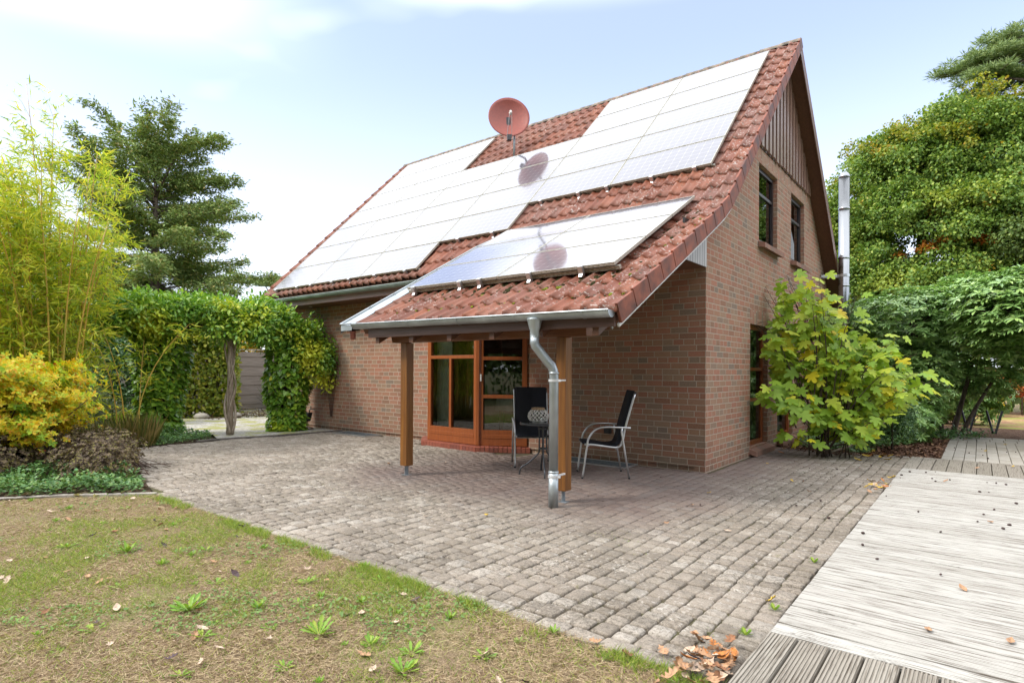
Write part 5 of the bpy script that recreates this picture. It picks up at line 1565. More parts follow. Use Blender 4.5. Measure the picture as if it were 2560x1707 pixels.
bamboo(thing('bamboo_clump', 'lower bamboo clump bending right towards the leafy arbor', 'bamboo', (-10.55, -5.0, 0), group='bamboo clumps on the left'), 11, 4.3, .35, .20, 33, 30, .016)
bamboo(thing('bamboo_clump', 'few slender slanting bamboo canes between the clump and the arbor', 'bamboo', (-9.35, -3.85, 0), group='bamboo clumps on the left'), 4, 3.3, .3, .42, 34, 8, .012)

bamboo(thing('bamboo_clump', 'handful of thick golden canes standing free in front of the bamboo mass', 'bamboo', (-9.15, -5.0, 0), group='bamboo clumps on the left'), 7, 5.7, .45, .14, 36, 11, .020)
# --- shrubs
def whorl_shrub(root, mat, pts_fn, nw, size, shape, seed, base, stems, stem_mat, stem_r=.015, name='foliage', upw=.55, jit=.5):
    rg = np.random.default_rng(seed); P, O = pts_fn(rg, nw); n = len(P)
    D = unit(O * .8 + UP * upw + rnd_unit(rg, n) * jit)
    leaves(name, P, D, rnd_unit(rg, n), size * rg.uniform(.7, 1.25, n), shape, mat, root)
    mb = MB(); sel = rg.choice(n, min(stems, n), replace=False)
    for i in sel:
        p = P[i]; b0 = np.array([rg.normal() * base, rg.normal() * base, 0]); mid = b0 * .5 + p * np.array([.38, .38, .55]) + rg.normal(size=3) * .05
        mb.tube([tuple(b0), tuple(mid), tuple(p)], [stem_r, stem_r * .7, stem_r * .25], 5, False)
    mb.build('stems', stem_mat, root, smooth=True, fixn=False)
def ell_pts(blobs, hollow=.5, zmin=.05):
    bl = np.array(blobs, float); wv = (bl[:, 3] * bl[:, 4] * bl[:, 5]) ** .7; wv = wv / wv.sum()
    def fn(rg, n):
        k = rg.choice(len(bl), n, p=wv); u = rnd_unit(rg, n); r = hollow + (1.04 - hollow) * rg.random(n) ** .55
        P = bl[k, :3] + u * r[:, None] * bl[k, 3:6]; o = P[:, 2] > zmin
        return P[o], u[o]
    return fn
AZW = whorl(6, .42, .35, 5)
az_ = thing('azalea_shrub', 'azalea in bright yellow and orange autumn leaf below the bamboo', 'shrub', (-7.35, -5.95, 0))
def az_pts(rg, n):
    # flat tiers of twigs
    P = []; O = []
    for k in range(150):
        a = rg.uniform(0, 2 * math.pi); z = .28 + 1.0 * rg.random() ** .8; L = (1.25 - .5 * max(0, z - .6)) * rg.uniform(.45, 1.05)
        m_ = n // 150; q = rg.random(m_) ** .5; sp_ = rg.normal(size=m_) * .12 * (1.1 - .4 * q)
        P.append(np.stack([math.cos(a) * L * q - math.sin(a) * sp_, math.sin(a) * L * q + math.cos(a) * sp_, z + .22 * q - .05 * q * q + rg.normal(size=m_) * .05], 1))
        O.append(np.tile([math.cos(a), math.sin(a), .2], (m_, 1)))
    return np.concatenate(P), np.concatenate(O)
whorl_shrub(az_, M_AZALEA, az_pts, 5200, .062, AZW, 51, .05, 150, M_TWIG, .016)
a2 = thing('azalea_shrub', 'yellow and green azalea bush reaching in at the left edge', 'shrub', (-7.9, -6.7, 0))
whorl_shrub(a2, M_AZALEA, az_pts, 4800, .062, AZW, 52, .05, 120, M_TWIG, .016)
br_ = thing('low_shrub', 'low brown half-bare shrub at the corner of the paving', 'shrub', (-6.35, -5.35, 0))
whorl_shrub(br_, M_BROWN, ell_pts([(0, 0, .25, 1.0, .55, .36), (.75, -.1, .22, .7, .42, .26), (-.8, .15, .25, .8, .5, .32), (-.1, .30, .30, .7, .4, .25)], .3, .03), 3600, .030, whorl(5, .5, .4, 7), 53, .35, 600, M_TWIG, .006)
b2 = thing('low_shrub', 'brownish low shrub under the yellow azalea at the left edge', 'shrub', (-7.0, -6.3, 0))
whorl_shrub(b2, M_BROWN, ell_pts([(0, 0, .25, .9, .55, .33), (-.7, -.3, .22, .7, .42, .28)], .3, .03), 3000, .034, whorl(5, .5, .4, 7), 54, .35, 250, M_TWIG, .006)
def carpet(name, poly, n, size, mat, seed, h=.12, shape=DIAMOND, wid=.65):
    rg = np.random.default_rng(seed); pl = np.array(poly); lo, hi = pl.min(0), pl.max(0)
    P = lo + (hi - lo) * rg.random((n * 3, 2)); P = P[inside(P, poly)][:n]; k = len(P)
    hh = h * (.5 + .5 * np.sin(P[:, 0] * 5.1 + 1) * np.cos(P[:, 1] * 4.3)) * rg.random(k) + .015
    P3 = np.concatenate([P, hh[:, None]], 1); D = rnd_unit(rg, k); D[:, 2] = np.abs(D[:, 2]) * .5
    return kind(leaves(name, P3, D, rnd_unit(rg, k) * .6 + UP, size * rg.uniform(.6, 1.3, k), shape, mat, None, wid), 'stuff')
carpet('ground_cover', [(-4.28, -5.40), (-5.1, -5.12), (-6.9, -5.5), (-9.0, -7.4), (-7.6, -8.3), (-5.2, -6.5), (-4.72, -5.85)], 14000, .05, M_COVER, 61, .24)
carpet('ground_cover', [(-8.5, -4.05), (-8.6, -2.7), (-9.7, -2.3), (-10.6, -3.2), (-9.4, -4.2)], 4200, .045, M_COVER, 62, .22)
carpet('ground_cover', [(-8.6, -4.1), (-9.6, -3.2), (-12.4, -3.7), (-13.5, -5.6), (-10, -6.2)], 7000, .05, M_DARKG, 63, .30)
def tuft(root, n, H, spread, mat, seed, w_=.010, name='blades'):
    rg = np.random.default_rng(seed); a = rg.uniform(0, 2 * math.pi, n); r = spread * np.sqrt(rg.random(n))
    P = np.stack([r * np.cos(a), r * np.sin(a), np.zeros(n)], 1); D = np.stack([np.cos(a) * r * 1.1 + rg.normal(size=n) * .22, np.sin(a) * r * 1.1 + rg.normal(size=n) * .22, np.full(n, 1.)], 1)
    L = H * rg.uniform(.5, 1.1, n)
    leaves(name, P, D, rnd_unit(rg, n), L, NEEDLE, mat, root, w_ / L)
tuft(thing('ornamental_grass', 'reedy grass tuft with straw-coloured blades beside the paving', 'grass tuft', (-8.75, -3.95, 0)), 420, .62, .30, M_REED, 64, .012)
tuft(thing('ornamental_grass', 'green grass tuft at the foot of the slanting bamboo canes', 'grass tuft', (-8.6, -4.5, 0)), 300, .5, .26, M_REED, 65, .012)
li = thing('leafy_perennial', 'lime green low plant glowing left of the vine column', 'plant', (-10.9, -3.35, 0))
whorl_shrub(li, M_LIME, ell_pts([(0, 0, .25, .55, .4, .22)], .3), 420, .10, WHORLS, 66, .1, 40, M_TWIG, .006)
dk_ = thing('ivy_shrub', 'dark ivy-covered shrub against the fence left of the vine column', 'shrub', (-13.9, -2.7, 0))
clump_tree(dk_, 'foliage', M_DARKG, [(0, 0, 1.2, .7, .7, .9), (.15, 0, .5, .8, .8, .6), (-.1, .1, 1.9, .5, .5, .5)], 130, 62, .075, HEART, 67, .26, [(0, 0, 0), (0, 0, 1), (0, 0, 1.8)], .8, limb=False, wid=.9, trunk_r=.05)
t = thing('grey_shrub', 'loose grey-green shrub under the slanting bamboo canes', 'shrub', (-11.6, -4.3, 0))
M_GREYG = leaf_mat("grey_green_leaf", [(0, (0.11, 0.15, 0.07)), (1, (0.22, 0.26, 0.12))], .5, .25)
clump_tree(t, 'foliage', M_GREYG, [(0, 0, .6, .8, .7, .5), (.4, .3, .4, .6, .6, .4)], 110, 50, .07, DIAMOND, 68, .22, [(0, 0, 0), (0, 0, .7)], .8, limb=False, wid=.4, trunk_r=.03)

# --- vine arbor
wst = thing('climbing_vine', 'leafy vine canopy draped over the arbor, grown up a twisted stem', 'climber', (-9.45, -1.95, 0))
LOW = .22
rg = np.random.default_rng(71)
bl = [(-.72, -1.50, 2.60, .45, .45, .40), (-.55, -1.35, 2.62, .62, .72, .42), (-.45, -.75, 2.70, .60, .60, .40), (-.2, -.1, 2.66, .62, .62, .40), (0, .5, 2.62, .62, .62, .42), (.1, 1.05, 2.5, .55, .6, .46), (.35, 1.50, 2.2, .42, .42, .55), (.62, 1.62, 1.85, .36, .28, .45), (-.75, -1.75, 2.35, .45, .45, .5), (.2, .2, 2.35, .5, .6, .3), (.75, 1.65, 1.45, .22, .2, .3)]
bl = [(q[0], q[1], q[2] - LOW) + q[3:] for q in bl]
clump_tree(wst, 'foliage', M_WIST, bl, 430, 74, .105, OVAL, 72, .27, None, .8, hollow=.5, wid=.5, droop=.25)
b = MB(); b.tube([(.12, -.06, 0), (.11, -.05, 1.2), (.09, -.05, 2.3)], [.07, .06, .055], 12)
b.build('arbor_post', M_VINEBARK, wst, smooth=True)
b = MB(); rr = random.Random(5)
for k in range(6):
    ph = rr.uniform(0, 6.28); tw = rr.uniform(3.0, 7.0) * rr.choice([1, 1, -1]); pts = []
    for j in range(26):
        q = j / 25; r = .075 + .03 * math.sin(q * 9 + ph) + (.10 * max(0, q - .85) / .15)
        pts.append((.11 + r * math.cos(ph + tw * q), -.055 + r * math.sin(ph + tw * q), .02 + 2.2 * q))
    b.tube(pts, [.028 * (1 - .4 * j / 25) * (1 if k < 3 else .6) for j in range(26)], 7)
b.build('twisted_stem', M_VINEBARK, wst, smooth=True)
b = MB(); b.beam((-.75, -1.9, 2.25), (.35, 1.6, 2.25), .08, .12); b.beam((-.95, -1.8, 2.25), (.15, 1.7, 2.25), .06, .10)
b.build('arbor_beam', M_BARK, wst)
def vine_column(loc, rx, ry, H, n, seed, label, mat, lean=0.0):
    t = thing('vine_column', label, 'climber', loc, 0, 'vine-covered arbor posts'); rg = np.random.default_rng(seed)
    a = rg.uniform(0, 2 * math.pi, n); z = H * rg.random(n); q = z / H
    bulge = .86 + .16 * np.sin(q * 5 + seed) + .08 * np.sin(a * 3 + q * 7) + .12 * (q < .12)
    r = (.82 + .22 * rg.random(n)) * bulge
    P = np.stack([rx * r * np.cos(a) + lean * q, ry * r * np.sin(a), z], 1)
    out = np.stack([np.cos(a) / rx, np.sin(a) / ry, np.zeros(n)], 1); out = unit(out)
    D = unit(-UP * .55 + out * .75 + rnd_unit(rg, n) * .5); Nn = out * .6 + UP * .8 + rnd_unit(rg, n) * .45
    leaves('foliage', P, D, Nn, rg.uniform(.07, .15, n), HEART, mat, t, .92)
    b = MB(); b.tube([(0, 0, 0), (lean * .5, 0, H * .5), (lean, 0, H)], [.09, .08, .07], 10)
    for k in range(14):
        aa = rg.uniform(0, 6.28); b.tube([(.05 * math.cos(aa), .05 * math.sin(aa), 0), (rx * .5 * math.cos(aa + .4), ry * .5 * math.sin(aa + .4), H * .5), (rx * .6 * math.cos(aa + .9), ry * .6 * math.sin(aa + .9), H * .95)], .012, 5)
    b.build('stems', M_BARK, t, smooth=True, fixn=False); return t
vine_column((-10.38, -2.96, 0), .44, .52, 2.45, 3200, 73, 'vine-covered column of broad round leaves nearest the bamboo', M_VINE, .05)
vine_column((-9.30, -.72, 0), .44, .48, 2.3, 3000, 74, 'vine-covered column next to the brick wall and the tap', M_VINE, .05)

# hedge block, fence, yellow shrubs behind the arbor
def hedge(label, loc, rz, sx, sy, sz, n, size, seed, mat, name='clipped_hedge', group=None):
    t = thing(name, label, 'hedge', loc, rz, group); rg = np.random.default_rng(seed)
    f = rg.random(n); P = (rg.random((n, 3)) - .5) * 2; ax = rg.choice(3, n, p=[.3, .3, .4]); sg = rg.choice([-1, 1], n)
    P[np.arange(n), ax] = np.where(ax == 2, 1, sg) * (1 - .22 * rg.random(n) ** 2)
    lump = 1 + .10 * np.sin(P[:, 0] * 4 + seed) * np.cos(P[:, 2] * 5) + .06 * rg.normal(size=n)
    O = unit(P ** 3 + .001)
    P = P * lump[:, None] * np.array([sx / 2, sy / 2, sz / 2]) + np.array([0, 0, sz / 2 + .05]); P[:, 2] = np.maximum(P[:, 2], .03)
    leaves('foliage', P, unit(O * .6 + rnd_unit(rg, n) * .7 - UP * .3), O + UP * .5 + rnd_unit(rg, n) * .5, size * rg.uniform(.7, 1.3, n), OVAL, mat, t, .6)
    b = MB()
    for k in range(12):
        x, y = rg.uniform(-.4, .4) * sx, rg.uniform(-.3, .3) * sy; b.tube([(x * .7, y * .7, 0), (x, y, sz * .8)], [.025, .01], 5)
    b.build('stems', M_BARK, t, fixn=False); return t
hedge('clipped yellow-green hedge block seen through the arbor', (-14.5, -.25, 0), R(-28), 1.1, 1.5, 2.15, 9500, .125, 81, M_HEDGE)
hedge('bright yellow shrub rising behind the grey fence seen through the arbor', (-17.4, 2.6, 0), R(0), 1.4, 4.4, 3.3, 18000, .17, 82, M_YELLOW, 'yellow_shrub')
fe = thing('board_fence', 'grey horizontal board fence behind the hedge and the arbor', 'fence', (-15.9, 0, 0))
b = MB(); rg_ = random.Random(6)
M_FENCE = wood_mat("grey_fence_wood", (0.22, 0.19, 0.165), (0.34, 0.30, 0.265), .8, 1)
for seg in range(6):
    y0 = -7.5 + seg * 2.0
    bb = MB()
    for i in range(12):
        bb.box(-.012 + .012 * (i % 2), .008 + .012 * (i % 2), y0 + .05, y0 + 1.95, .06 + i * .155, .06 + i * .155 + .162)
    bb.build('fence_panel', M_FENCE, fe, bevel=.004)
    bb = MB(); bb.box(-.045, .045, y0 - .045, y0 + .045, 0, 1.98); bb.build('fence_post', M_FENCE, fe)
bb = MB(); bb.box(-.05, .05, -7.5, 4.5, 1.985, 2.02); bb.build('cap_rail', plain("pale_cap", (.42, .40, .37), .8), fe)
tuft(thing('ornamental_grass', 'fine green grass clump in front of the grey fence seen through the arbor', 'grass tuft', (-15.0, 2.6, 0)), 420, .95, .5, M_GREYG, 83, .014)
hedge('reddish brown shrub peeking over the fence behind the bamboo', (-16.8, -3.0, 0), 0, 1.0, 2.6, 2.35, 2200, .10, 84, M_BROWN, 'brown_shrub')
for i, (x, y, lab) in enumerate([(-13.9, -.6, 'pale round stone at the left foot of the hedge block'), (-13.6, .15, 'grey round stone at the middle foot of the hedge block')]):
    b = MB(); b.lathe([(0, -.05), (.20, 0), (.22, .08), (.14, .17), (0, .20)], 14); o = b.build('boulder', M_SLAB, None, smooth=True); o.location = (x, y, 0); o.scale = (1.2, .9, .8)
    tag(o, lab, 'stone', 'stones at the hedge foot')

# --- fig bush by the gable
fg = thing('fig_bush', 'fig bush with big bright lobed leaves, some yellow, beside the gable wall', 'bush', (.95, 2.85, 0))
rg = np.random.default_rng(91); rdir = np.array([.781, .625, 0]); fdir = np.array([-.625, .781, 0])
P = []; O = []; mb = MB()
tips = []
for k in range(70):
    s = rg.uniform(-1.0, 1.28); 
    top = 2.75 - .55 * max(0, s) - .35 * abs(s + .35) ** 1.2
    if -0.7 < s < -.3: top += .12
    zt_k = top * rg.uniform(.55, 1.04); d_ = float(np.clip(rg.normal() * .4, -.6, .6))
    tips.append((s * (1.0 if zt_k > .8 else .7), d_, zt_k))
tips += [(rg.uniform(-.7, .75), rg.uniform(-.6, .1), rg.uniform(.30, .85)) for _ in range(12)]
tips += [(rg.uniform(-.85, .95), rg.uniform(-.5, -.1), rg.uniform(.8, 1.75)) for _ in range(14)]
tips += [(-1.05, -.3, 1.18), (-1.0, -.35, 1.05), (1.35, .1, 1.35), (1.25, .0, 1.65), (1.3, -.1, 1.05), (-.50, .2, 3.0), (-.46, .25, 2.8), (-.56, .2, 2.6), (-.40, .2, 2.65)]
for (s, d_, z) in tips:
    tip = rdir * s * 1.12 + fdir * d_ + UP * z; kk = kk + 1 if 'kk' in globals() else 0
    b0 = rdir * rg.normal() * .14 + fdir * rg.normal() * .14
    if kk > 16: b0 = rdir * (s * .42 + rg.normal() * .08) + fdir * (d_ * .4) + UP * min(.75, z * .45)
    mid = b0 + (tip - b0) * np.array([.38, .38, .58]) + rg.normal(size=3) * .07
    pts = smooth_path([b0, mid, tip], 6); mb.tube(pts, [.012 * (1 - .75 * j / (len(pts) - 1)) for j in range(len(pts))], 6)
    nl = 10
    for j in range(nl):
        q = 1 - .62 * (j / nl) ** 1.1; a = j * 2.4 + rg.normal() * .4
        pb = np.array([np.interp(q, np.linspace(0, 1, len(pts)), [p[c] for p in pts]) for c in range(3)])
        o = np.array([math.cos(a), math.sin(a), .25]); L = rg.uniform(.09, .19)
        P.append(pb + o * L); O.append(o); mb.tube([tuple(pb), tuple(pb + o * L * .6 + UP * .015), tuple(pb + o * L)], .0028, 4, False)
P = np.array(P); O = np.array(O); n = len(P); okk = P[:, 0] > .02; P, O = P, O
D = unit(O * np.array([1, 1, 0]) + rnd_unit(rg, n) * .3 - UP * rg.uniform(.0, 1.3, (n, 1)) + np.array([.15, -.25, 0])); Nn = UP * .8 + rnd_unit(rg, n) * .62 + np.array([.3, -.6, 0])
wx = P[:, 0] + .95
sel = (wx > .16) & (P @ rdir < 1.8)
leaves('foliage', P[sel], D[sel], Nn[sel], (.10 + .13 * rg.random(n) ** .8)[sel], FIG, M_FIG, fg, .95)
mb.build('stems', M_BARK, fg, smooth=True, fixn=False)
# --- rhododendrons
def rhodo(root, blobs, n, size, seed, base, trunks):
    rg = np.random.default_rng(seed); P, O = ell_pts(blobs, .6, .12)(rg, n); k = len(P)
    D = unit(O * .5 + UP * 1.0 + rnd_unit(rg, k) * .35)
    leaves('foliage', P, D, rnd_unit(rg, k), size * rg.uniform(.7, 1.2, k), WHORL, M_RHODO, root)
    mb = MB()
    for (x, y, x1, y1, z1, r) in trunks:
        mb.tube(smooth_path([(x, y, 0), (x + .3 * (x1 - x) + .06, y + .2 * (y1 - y), z1 * .4), (x1, y1, z1)], 6), [r * (1 - .6 * j / 12) for j in range(13)], 8)
    sel = rg.choice(k, min(k, 160), replace=False)
    for i in sel:
        c = min(trunks, key=lambda t: (t[2] - P[i, 0]) ** 2 + (t[3] - P[i, 1]) ** 2); mb.tube([(c[2], c[3], c[4]), tuple((P[i] + np.array([c[2], c[3], c[4]])) / 2 + UP * .08), tuple(P[i])], [.02, .014, .005], 4, False)
    mb.build('stems', M_BARK, root, smooth=True, fixn=False)
rh1 = thing('rhododendron_bush', 'large domed rhododendron behind the fig, its dark trunks bare near the path', 'bush', (2.15, 8.6, 0))
rhodo(rh1, [(-.5, -.2, 2.55, 1.35, 1.3, .80), (.75, .2, 2.75, 1.2, 1.2, .85), (-1.25, -.5, 1.6, .95, .9, .85), (-1.5, -.6, .75, .8, .7, .7), (1.6, .4, 2.35, 1.0, 1.0, .7), (-.4, -.7, 1.5, .85, .6, .6), (.9, .5, 1.6, .9, .7, .8), (-.5, -1.0, .65, .75, .55, .55)], 4900, .16, 92, .2, [(.1, 0, -.5, -.2, 2.3, .06), (.3, .1, .8, .2, 2.4, .06), (.45, -.1, 1.4, .3, 2.0, .05), (-.5, -.2, -1.2, -.4, 1.4, .05)])
rh2 = thing('rhododendron_bush', 'rhododendron overhanging the path at the right edge of the picture', 'bush', (3.85, 6.55, 0))
rhodo(rh2, [(-.25, -.1, 2.55, 1.15, 1.1, .75), (.7, 0, 2.4, 1.2, 1.2, .9), (.55, -.4, 1.5, .75, .7, .8), (.62, -.35, .65, .66, .65, .62), (-.6, .1, 2.2, .75, .8, .55)], 4200, .155, 93, .2, [(.4, 0, -.2, -.1, 2.2, .05), (.5, .1, .7, 0, 2.1, .05), (.6, -.2, .4, -.3, 1.2, .04)])
# --- small plants on the right bed
t = thing('evergreen_shrub', 'small bushy evergreen on the mulch right of the fig', 'shrub', (1.72, 4.35, 0))
clump_tree(t, 'foliage', M_DARKG, [(0, 0, .42, .36, .36, .38), (.05, 0, .75, .22, .22, .2)], 80, 46, .052, OVAL, 94, .15, [(0, 0, 0), (0, 0, .4), (0, 0, .8)], .8, limb=False, wid=.45, trunk_r=.02)
t = thing('evergreen_shrub', 'dark leafy shrub between the fig and the big rhododendron', 'shrub', (1.35, 6.2, 0))
whorl_shrub(t, M_RHODO, ell_pts([(0, 0, .7, .75, .6, .6), (.5, -.2, .4, .5, .5, .4)], .5), 320, .15, WHORL, 95, .1, 60, M_BARK, .012)
carpet('ground_cover', [(.75, 3.35), (1.5, 3.55), (1.55, 4.6), (2.0, 5.3), (1.4, 6.4), (.3, 6.0), (.2, 4.0)], 3600, .06, M_COVER, 96, .25)
carpet('ground_cover', [(2.0, 6.6), (2.6, 6.9), (3.2, 8.1), (2.0, 8.1)], 900, .06, M_DARKG, 97, .25)
t = thing('evergreen_shrub', 'dark shrub added to deepen the shade behind the rhododendron trunks', 'shrub', (2.0, 12.0, 0))  # put in to darken the bright gap between the trunks
whorl_shrub(t, M_RHODO, ell_pts([(0, 0, 1.1, 1.3, .8, 1.0), (.7, .1, .7, .9, .6, .7), (-1.2, 0, .9, 1.1, .7, .9)], .5), 900, .17, WHORL, 195, .2, 60, M_BARK, .015)
# leaning bare branch by the fig
b = MB(); b.tube(smooth_path([(.98, 2.95, .05), (1.35, 3.35, .22), (1.75, 3.85, .62)], 6), [.02 * (1 - .5 * j / 12) for j in range(13)], 7)
tag(b.build('bare_branch', M_VINEBARK, None, smooth=True), 'bare grey branch slanting up from the fig over the mulch', 'branch')
# dark crossed stakes and autumn shrubs beyond the path
for i, (x, y, lab) in enumerate([(2.72, 9.6, 'dark slanting stakes at the foot of the rhododendron'), (3.18, 9.3, 'dark V-shaped pair of stakes beyond the path')]):
    t = thing('garden_stakes', lab, 'stakes', (x, y, 0), 0, 'dark stakes beyond the path')
    for s in (-1, 1):
        b = MB(); b.beam((.02 * s, 0, 0), (.14 * s, .05, .52), .035, .035); b.build('stake', plain("tarred_wood", (.04, .04, .045), .5), t)
t = thing('autumn_shrub', 'small yellow shrub glimpsed beyond the rhododendron trunks', 'shrub', (2.75, 16.1, -.1))
clump_tree(t, 'foliage', M_YELLOW, [(0, 0, .6, .7, .6, .5), (-.5, 0, .4, .5, .5, .4)], 60, 50, .09, OVAL, 98, .22, [(0, 0, 0), (0, 0, .7)], .8, limb=False, wid=.6, trunk_r=.03)
t = thing('autumn_shrub', 'small red shrub glimpsed behind the yellow one beyond the path', 'shrub', (4.0, 17.4, 0))
clump_tree(t, 'foliage', M_RED, [(0, 0, .9, .7, .6, .5), (.6, 0, .7, .5, .5, .5)], 60, 50, .09, OVAL, 99, .22, [(0, 0, 0), (0, 0, .9)], .8, limb=False, wid=.6, trunk_r=.03)
n = N("leaf_litter"); c = n.coord(); vc = n.voro(c, 13.0, 'Color'); sc_ = n.new('ShaderNodeSeparateColor'); n.put(sc_.inputs[0], vc)
M_LITTER = n.done(n.bsdf(n.mix(n.rng(n.noise(c, .8, 3), .45, .6), n.ramp(sc_.outputs[0], [(0, (0.24, 0.12, 0.06)), (.5, (0.36, 0.20, 0.11)), (1, (0.45, 0.28, 0.16))]), (0.28, 0.28, 0.06)), .9))
sheet('leaf_litter_ground', [(0, 11.0), (12, 9.0), (14, 30), (-6, 30)], -.02, M_LITTER)
hedge('tall dark hedge closing the garden behind the rhododendrons', (4.0, 19.0, 0), R(6), 16, 1.4, 3.6, 15000, .27, 85, M_OAK3, 'tall_hedge')
hedge('tall dark hedge behind the board fence at the far left', (-20.5, -5.0, 0), R(0), 1.4, 12.0, 3.0, 10000, .22, 86, M_OAK3, 'tall_hedge')

# greenery on the viewer's side, seen only as reflections in the glass
hedge('garden hedge on the near side of the lawn, reflected in the bay window', (-2.0, -17.5, 0), R(0), 20, 2.0, 3.4, 7000, .22, 87, M_OAK3, 'garden_hedge')
t0 = thing('leafy_tree', 'leafy garden tree on the near side of the lawn, reflected in the glass', 'tree', (-8.0, -22.0, -.05), 0, 'garden trees reflected in the glass')
clump_tree(t0, 'crown', M_OAK3, [(0, 0, 9.6, 2.4, 2.4, 2.2), (1.2, .5, 7.4, 2.6, 2.5, 2.2), (-1.4, -.4, 7.0, 2.6, 2.5, 2.2), (.2, .2, 4.4, 3.0, 3.0, 2.0), (0, 0, 2.6, 2.6, 2.6, 1.6)], 300, 70, .36, OVAL, 110, .95, [(0, 0, 0), (0, 0, 3), (0, 0, 8)], .6, wid=.8, trunk_r=.25)
for i, (x, y) in enumerate([(-2.8, -23.0), (2.4, -22.0), (7.5, -21.5), (12.5, -19.0), (16.0, -14.5), (17.5, -9.0), (18.0, -3.5), (-13.5, -21.0)]):
    dup(t0, (x, y, -.05), i * 1.3 + 1, scale=.9 + .05 * (i % 5))

# ------------------------------------------------------------------ lawn growth, weeds, fallen leaves
M_STRAW = leaf_mat("dry_straw", [(0, (0.310, 0.218, 0.127)), (.4, (0.460, 0.345, 0.207)), (.75, (0.575, 0.460, 0.287)), (1, (0.196, 0.127, 0.081))], .8, .1)
M_GRASS = leaf_mat("grass_blade", [(0, (0.138, 0.252, 0.030)), (.45, (0.241, 0.360, 0.045)), (.8, (0.368, 0.432, 0.070)), (1, (0.483, 0.468, 0.120))], .5, .3)
M_WEED = leaf_mat("weed_leaf", [(0, (0.163, 0.338, 0.039)), (.6, (0.250, 0.425, 0.055)), (1, (0.425, 0.500, 0.077))], .42, .3)
M_CLOVER = leaf_mat("clover_leaf", [(0, (0.11, 0.22, 0.05)), (1, (0.22, 0.33, 0.09))], .5, .25)
rg = np.random.default_rng(101)
def lawn_pts(n, ymin=-8.3):
    P = np.stack([rg.uniform(-5.4, 2.06, n), rg.uniform(ymin, -5.29, n)], 1)
    # keep what lies inside the camera's field (with a margin) and right of the bed edging
    d = P - np.array([CAM.x, CAM.y]); dep = d @ np.array([-.6246, .781]); sx_ = d @ np.array([.781, .6246])
    k = (dep > 1.9) & (np.abs(sx_) < dep * 1.02 + .4) & inside(P, [(-4.15, -5.27), (2.07, -5.27), (2.07, -9), (-7.3, -9), (-5.1, -6.5)])
    # thin out with distance
    k &= rg.random(n) < np.clip(3.6 / np.maximum(dep, .1), .25, 1) ** 1.1
    return P[k]
def nfield(P, s, o=0):
    x, y = P[:, 0] * s + o, P[:, 1] * s + o * 1.7
    return (np.sin(x * 1.3 + 2 * np.sin(y * .7)) * np.cos(y * 1.1 + 1.5 * np.sin(x * .5)) + .6 * np.sin(2.3 * x + 1) * np.sin(2.9 * y + .5) + .35 * np.sin(5.1 * x) * np.cos(4.7 * y)) / 1.95
def blades(name, P, L, upz, wd, mat, shape=BLADE):
    n = len(P); a = rg.uniform(0, 2 * np.pi, n)
    D = np.stack([np.cos(a), np.sin(a), rg.uniform(*upz, n)], 1)
    P3 = np.concatenate([P, np.full((n, 1), -.012) + rg.uniform(0, .012, (n, 1))], 1)
    Ls = L * rg.uniform(.4, 1.3, n)
    return kind(leaves(name, P3, D, rnd_unit(rg, n) * .8 + UP * .3, Ls, shape, mat, None, wd / Ls), 'stuff')
P = lawn_pts(150000)
blades('dry_thatch', np.concatenate([P, lawn_pts(150000)]), .055, (-.05, .35), .0032, M_STRAW)
P = lawn_pts(210000); f = nfield(P, 1.15) + .35 * nfield(P, 4.1, 3)
P = np.concatenate([P, lawn_pts(100000)]); f = nfield(P, 1.15) + .55 * nfield(P, 3.7, 3); P = P[rg.random(len(P)) < np.clip(.10 + 1.2 * f, .10, 1)]
blades('grass', P, .05, (.2, 1.4), .0036, M_GRASS)
P = lawn_pts(60000); edge_ = (P[:, 1] > -5.42)
P = P[edge_]; 
P2 = np.repeat(P, 6, 0) + rg.normal(size=(len(P) * 6, 2)) * .02; P2 = P2[(P2[:, 1] < -5.275) & (nfield(P2, 2.6, 5) + .5 * nfield(P2, 7.0, 1) > .0)]
blades('edge_grass', P2, .055, (.4, 2.0), .004, M_GRASS)
P = lawn_pts(26000); f = nfield(P, 1.6, 8); P = P[f > .30]
n = len(P); P3 = np.concatenate([P, rg.uniform(.0, .022, (n, 1))], 1)
kind(leaves('clover_patches', P3, rnd_unit(rg, n) * np.array([1, 1, .3]), rnd_unit(rg, n) * .4 + UP, rg.uniform(.012, .026, n), OVAL, M_CLOVER, None, .8), 'stuff')
# short moss and weeds in the joints of the paving
P = np.stack([rg.uniform(-4, 2.0, 5000), rg.uniform(-5.25, -3.3, 5000)], 1); P = P[nfield(P, 1.4, 2) > .62]
blades('joint_weeds', P, .016, (.3, 1.5), .004, M_GRASS)

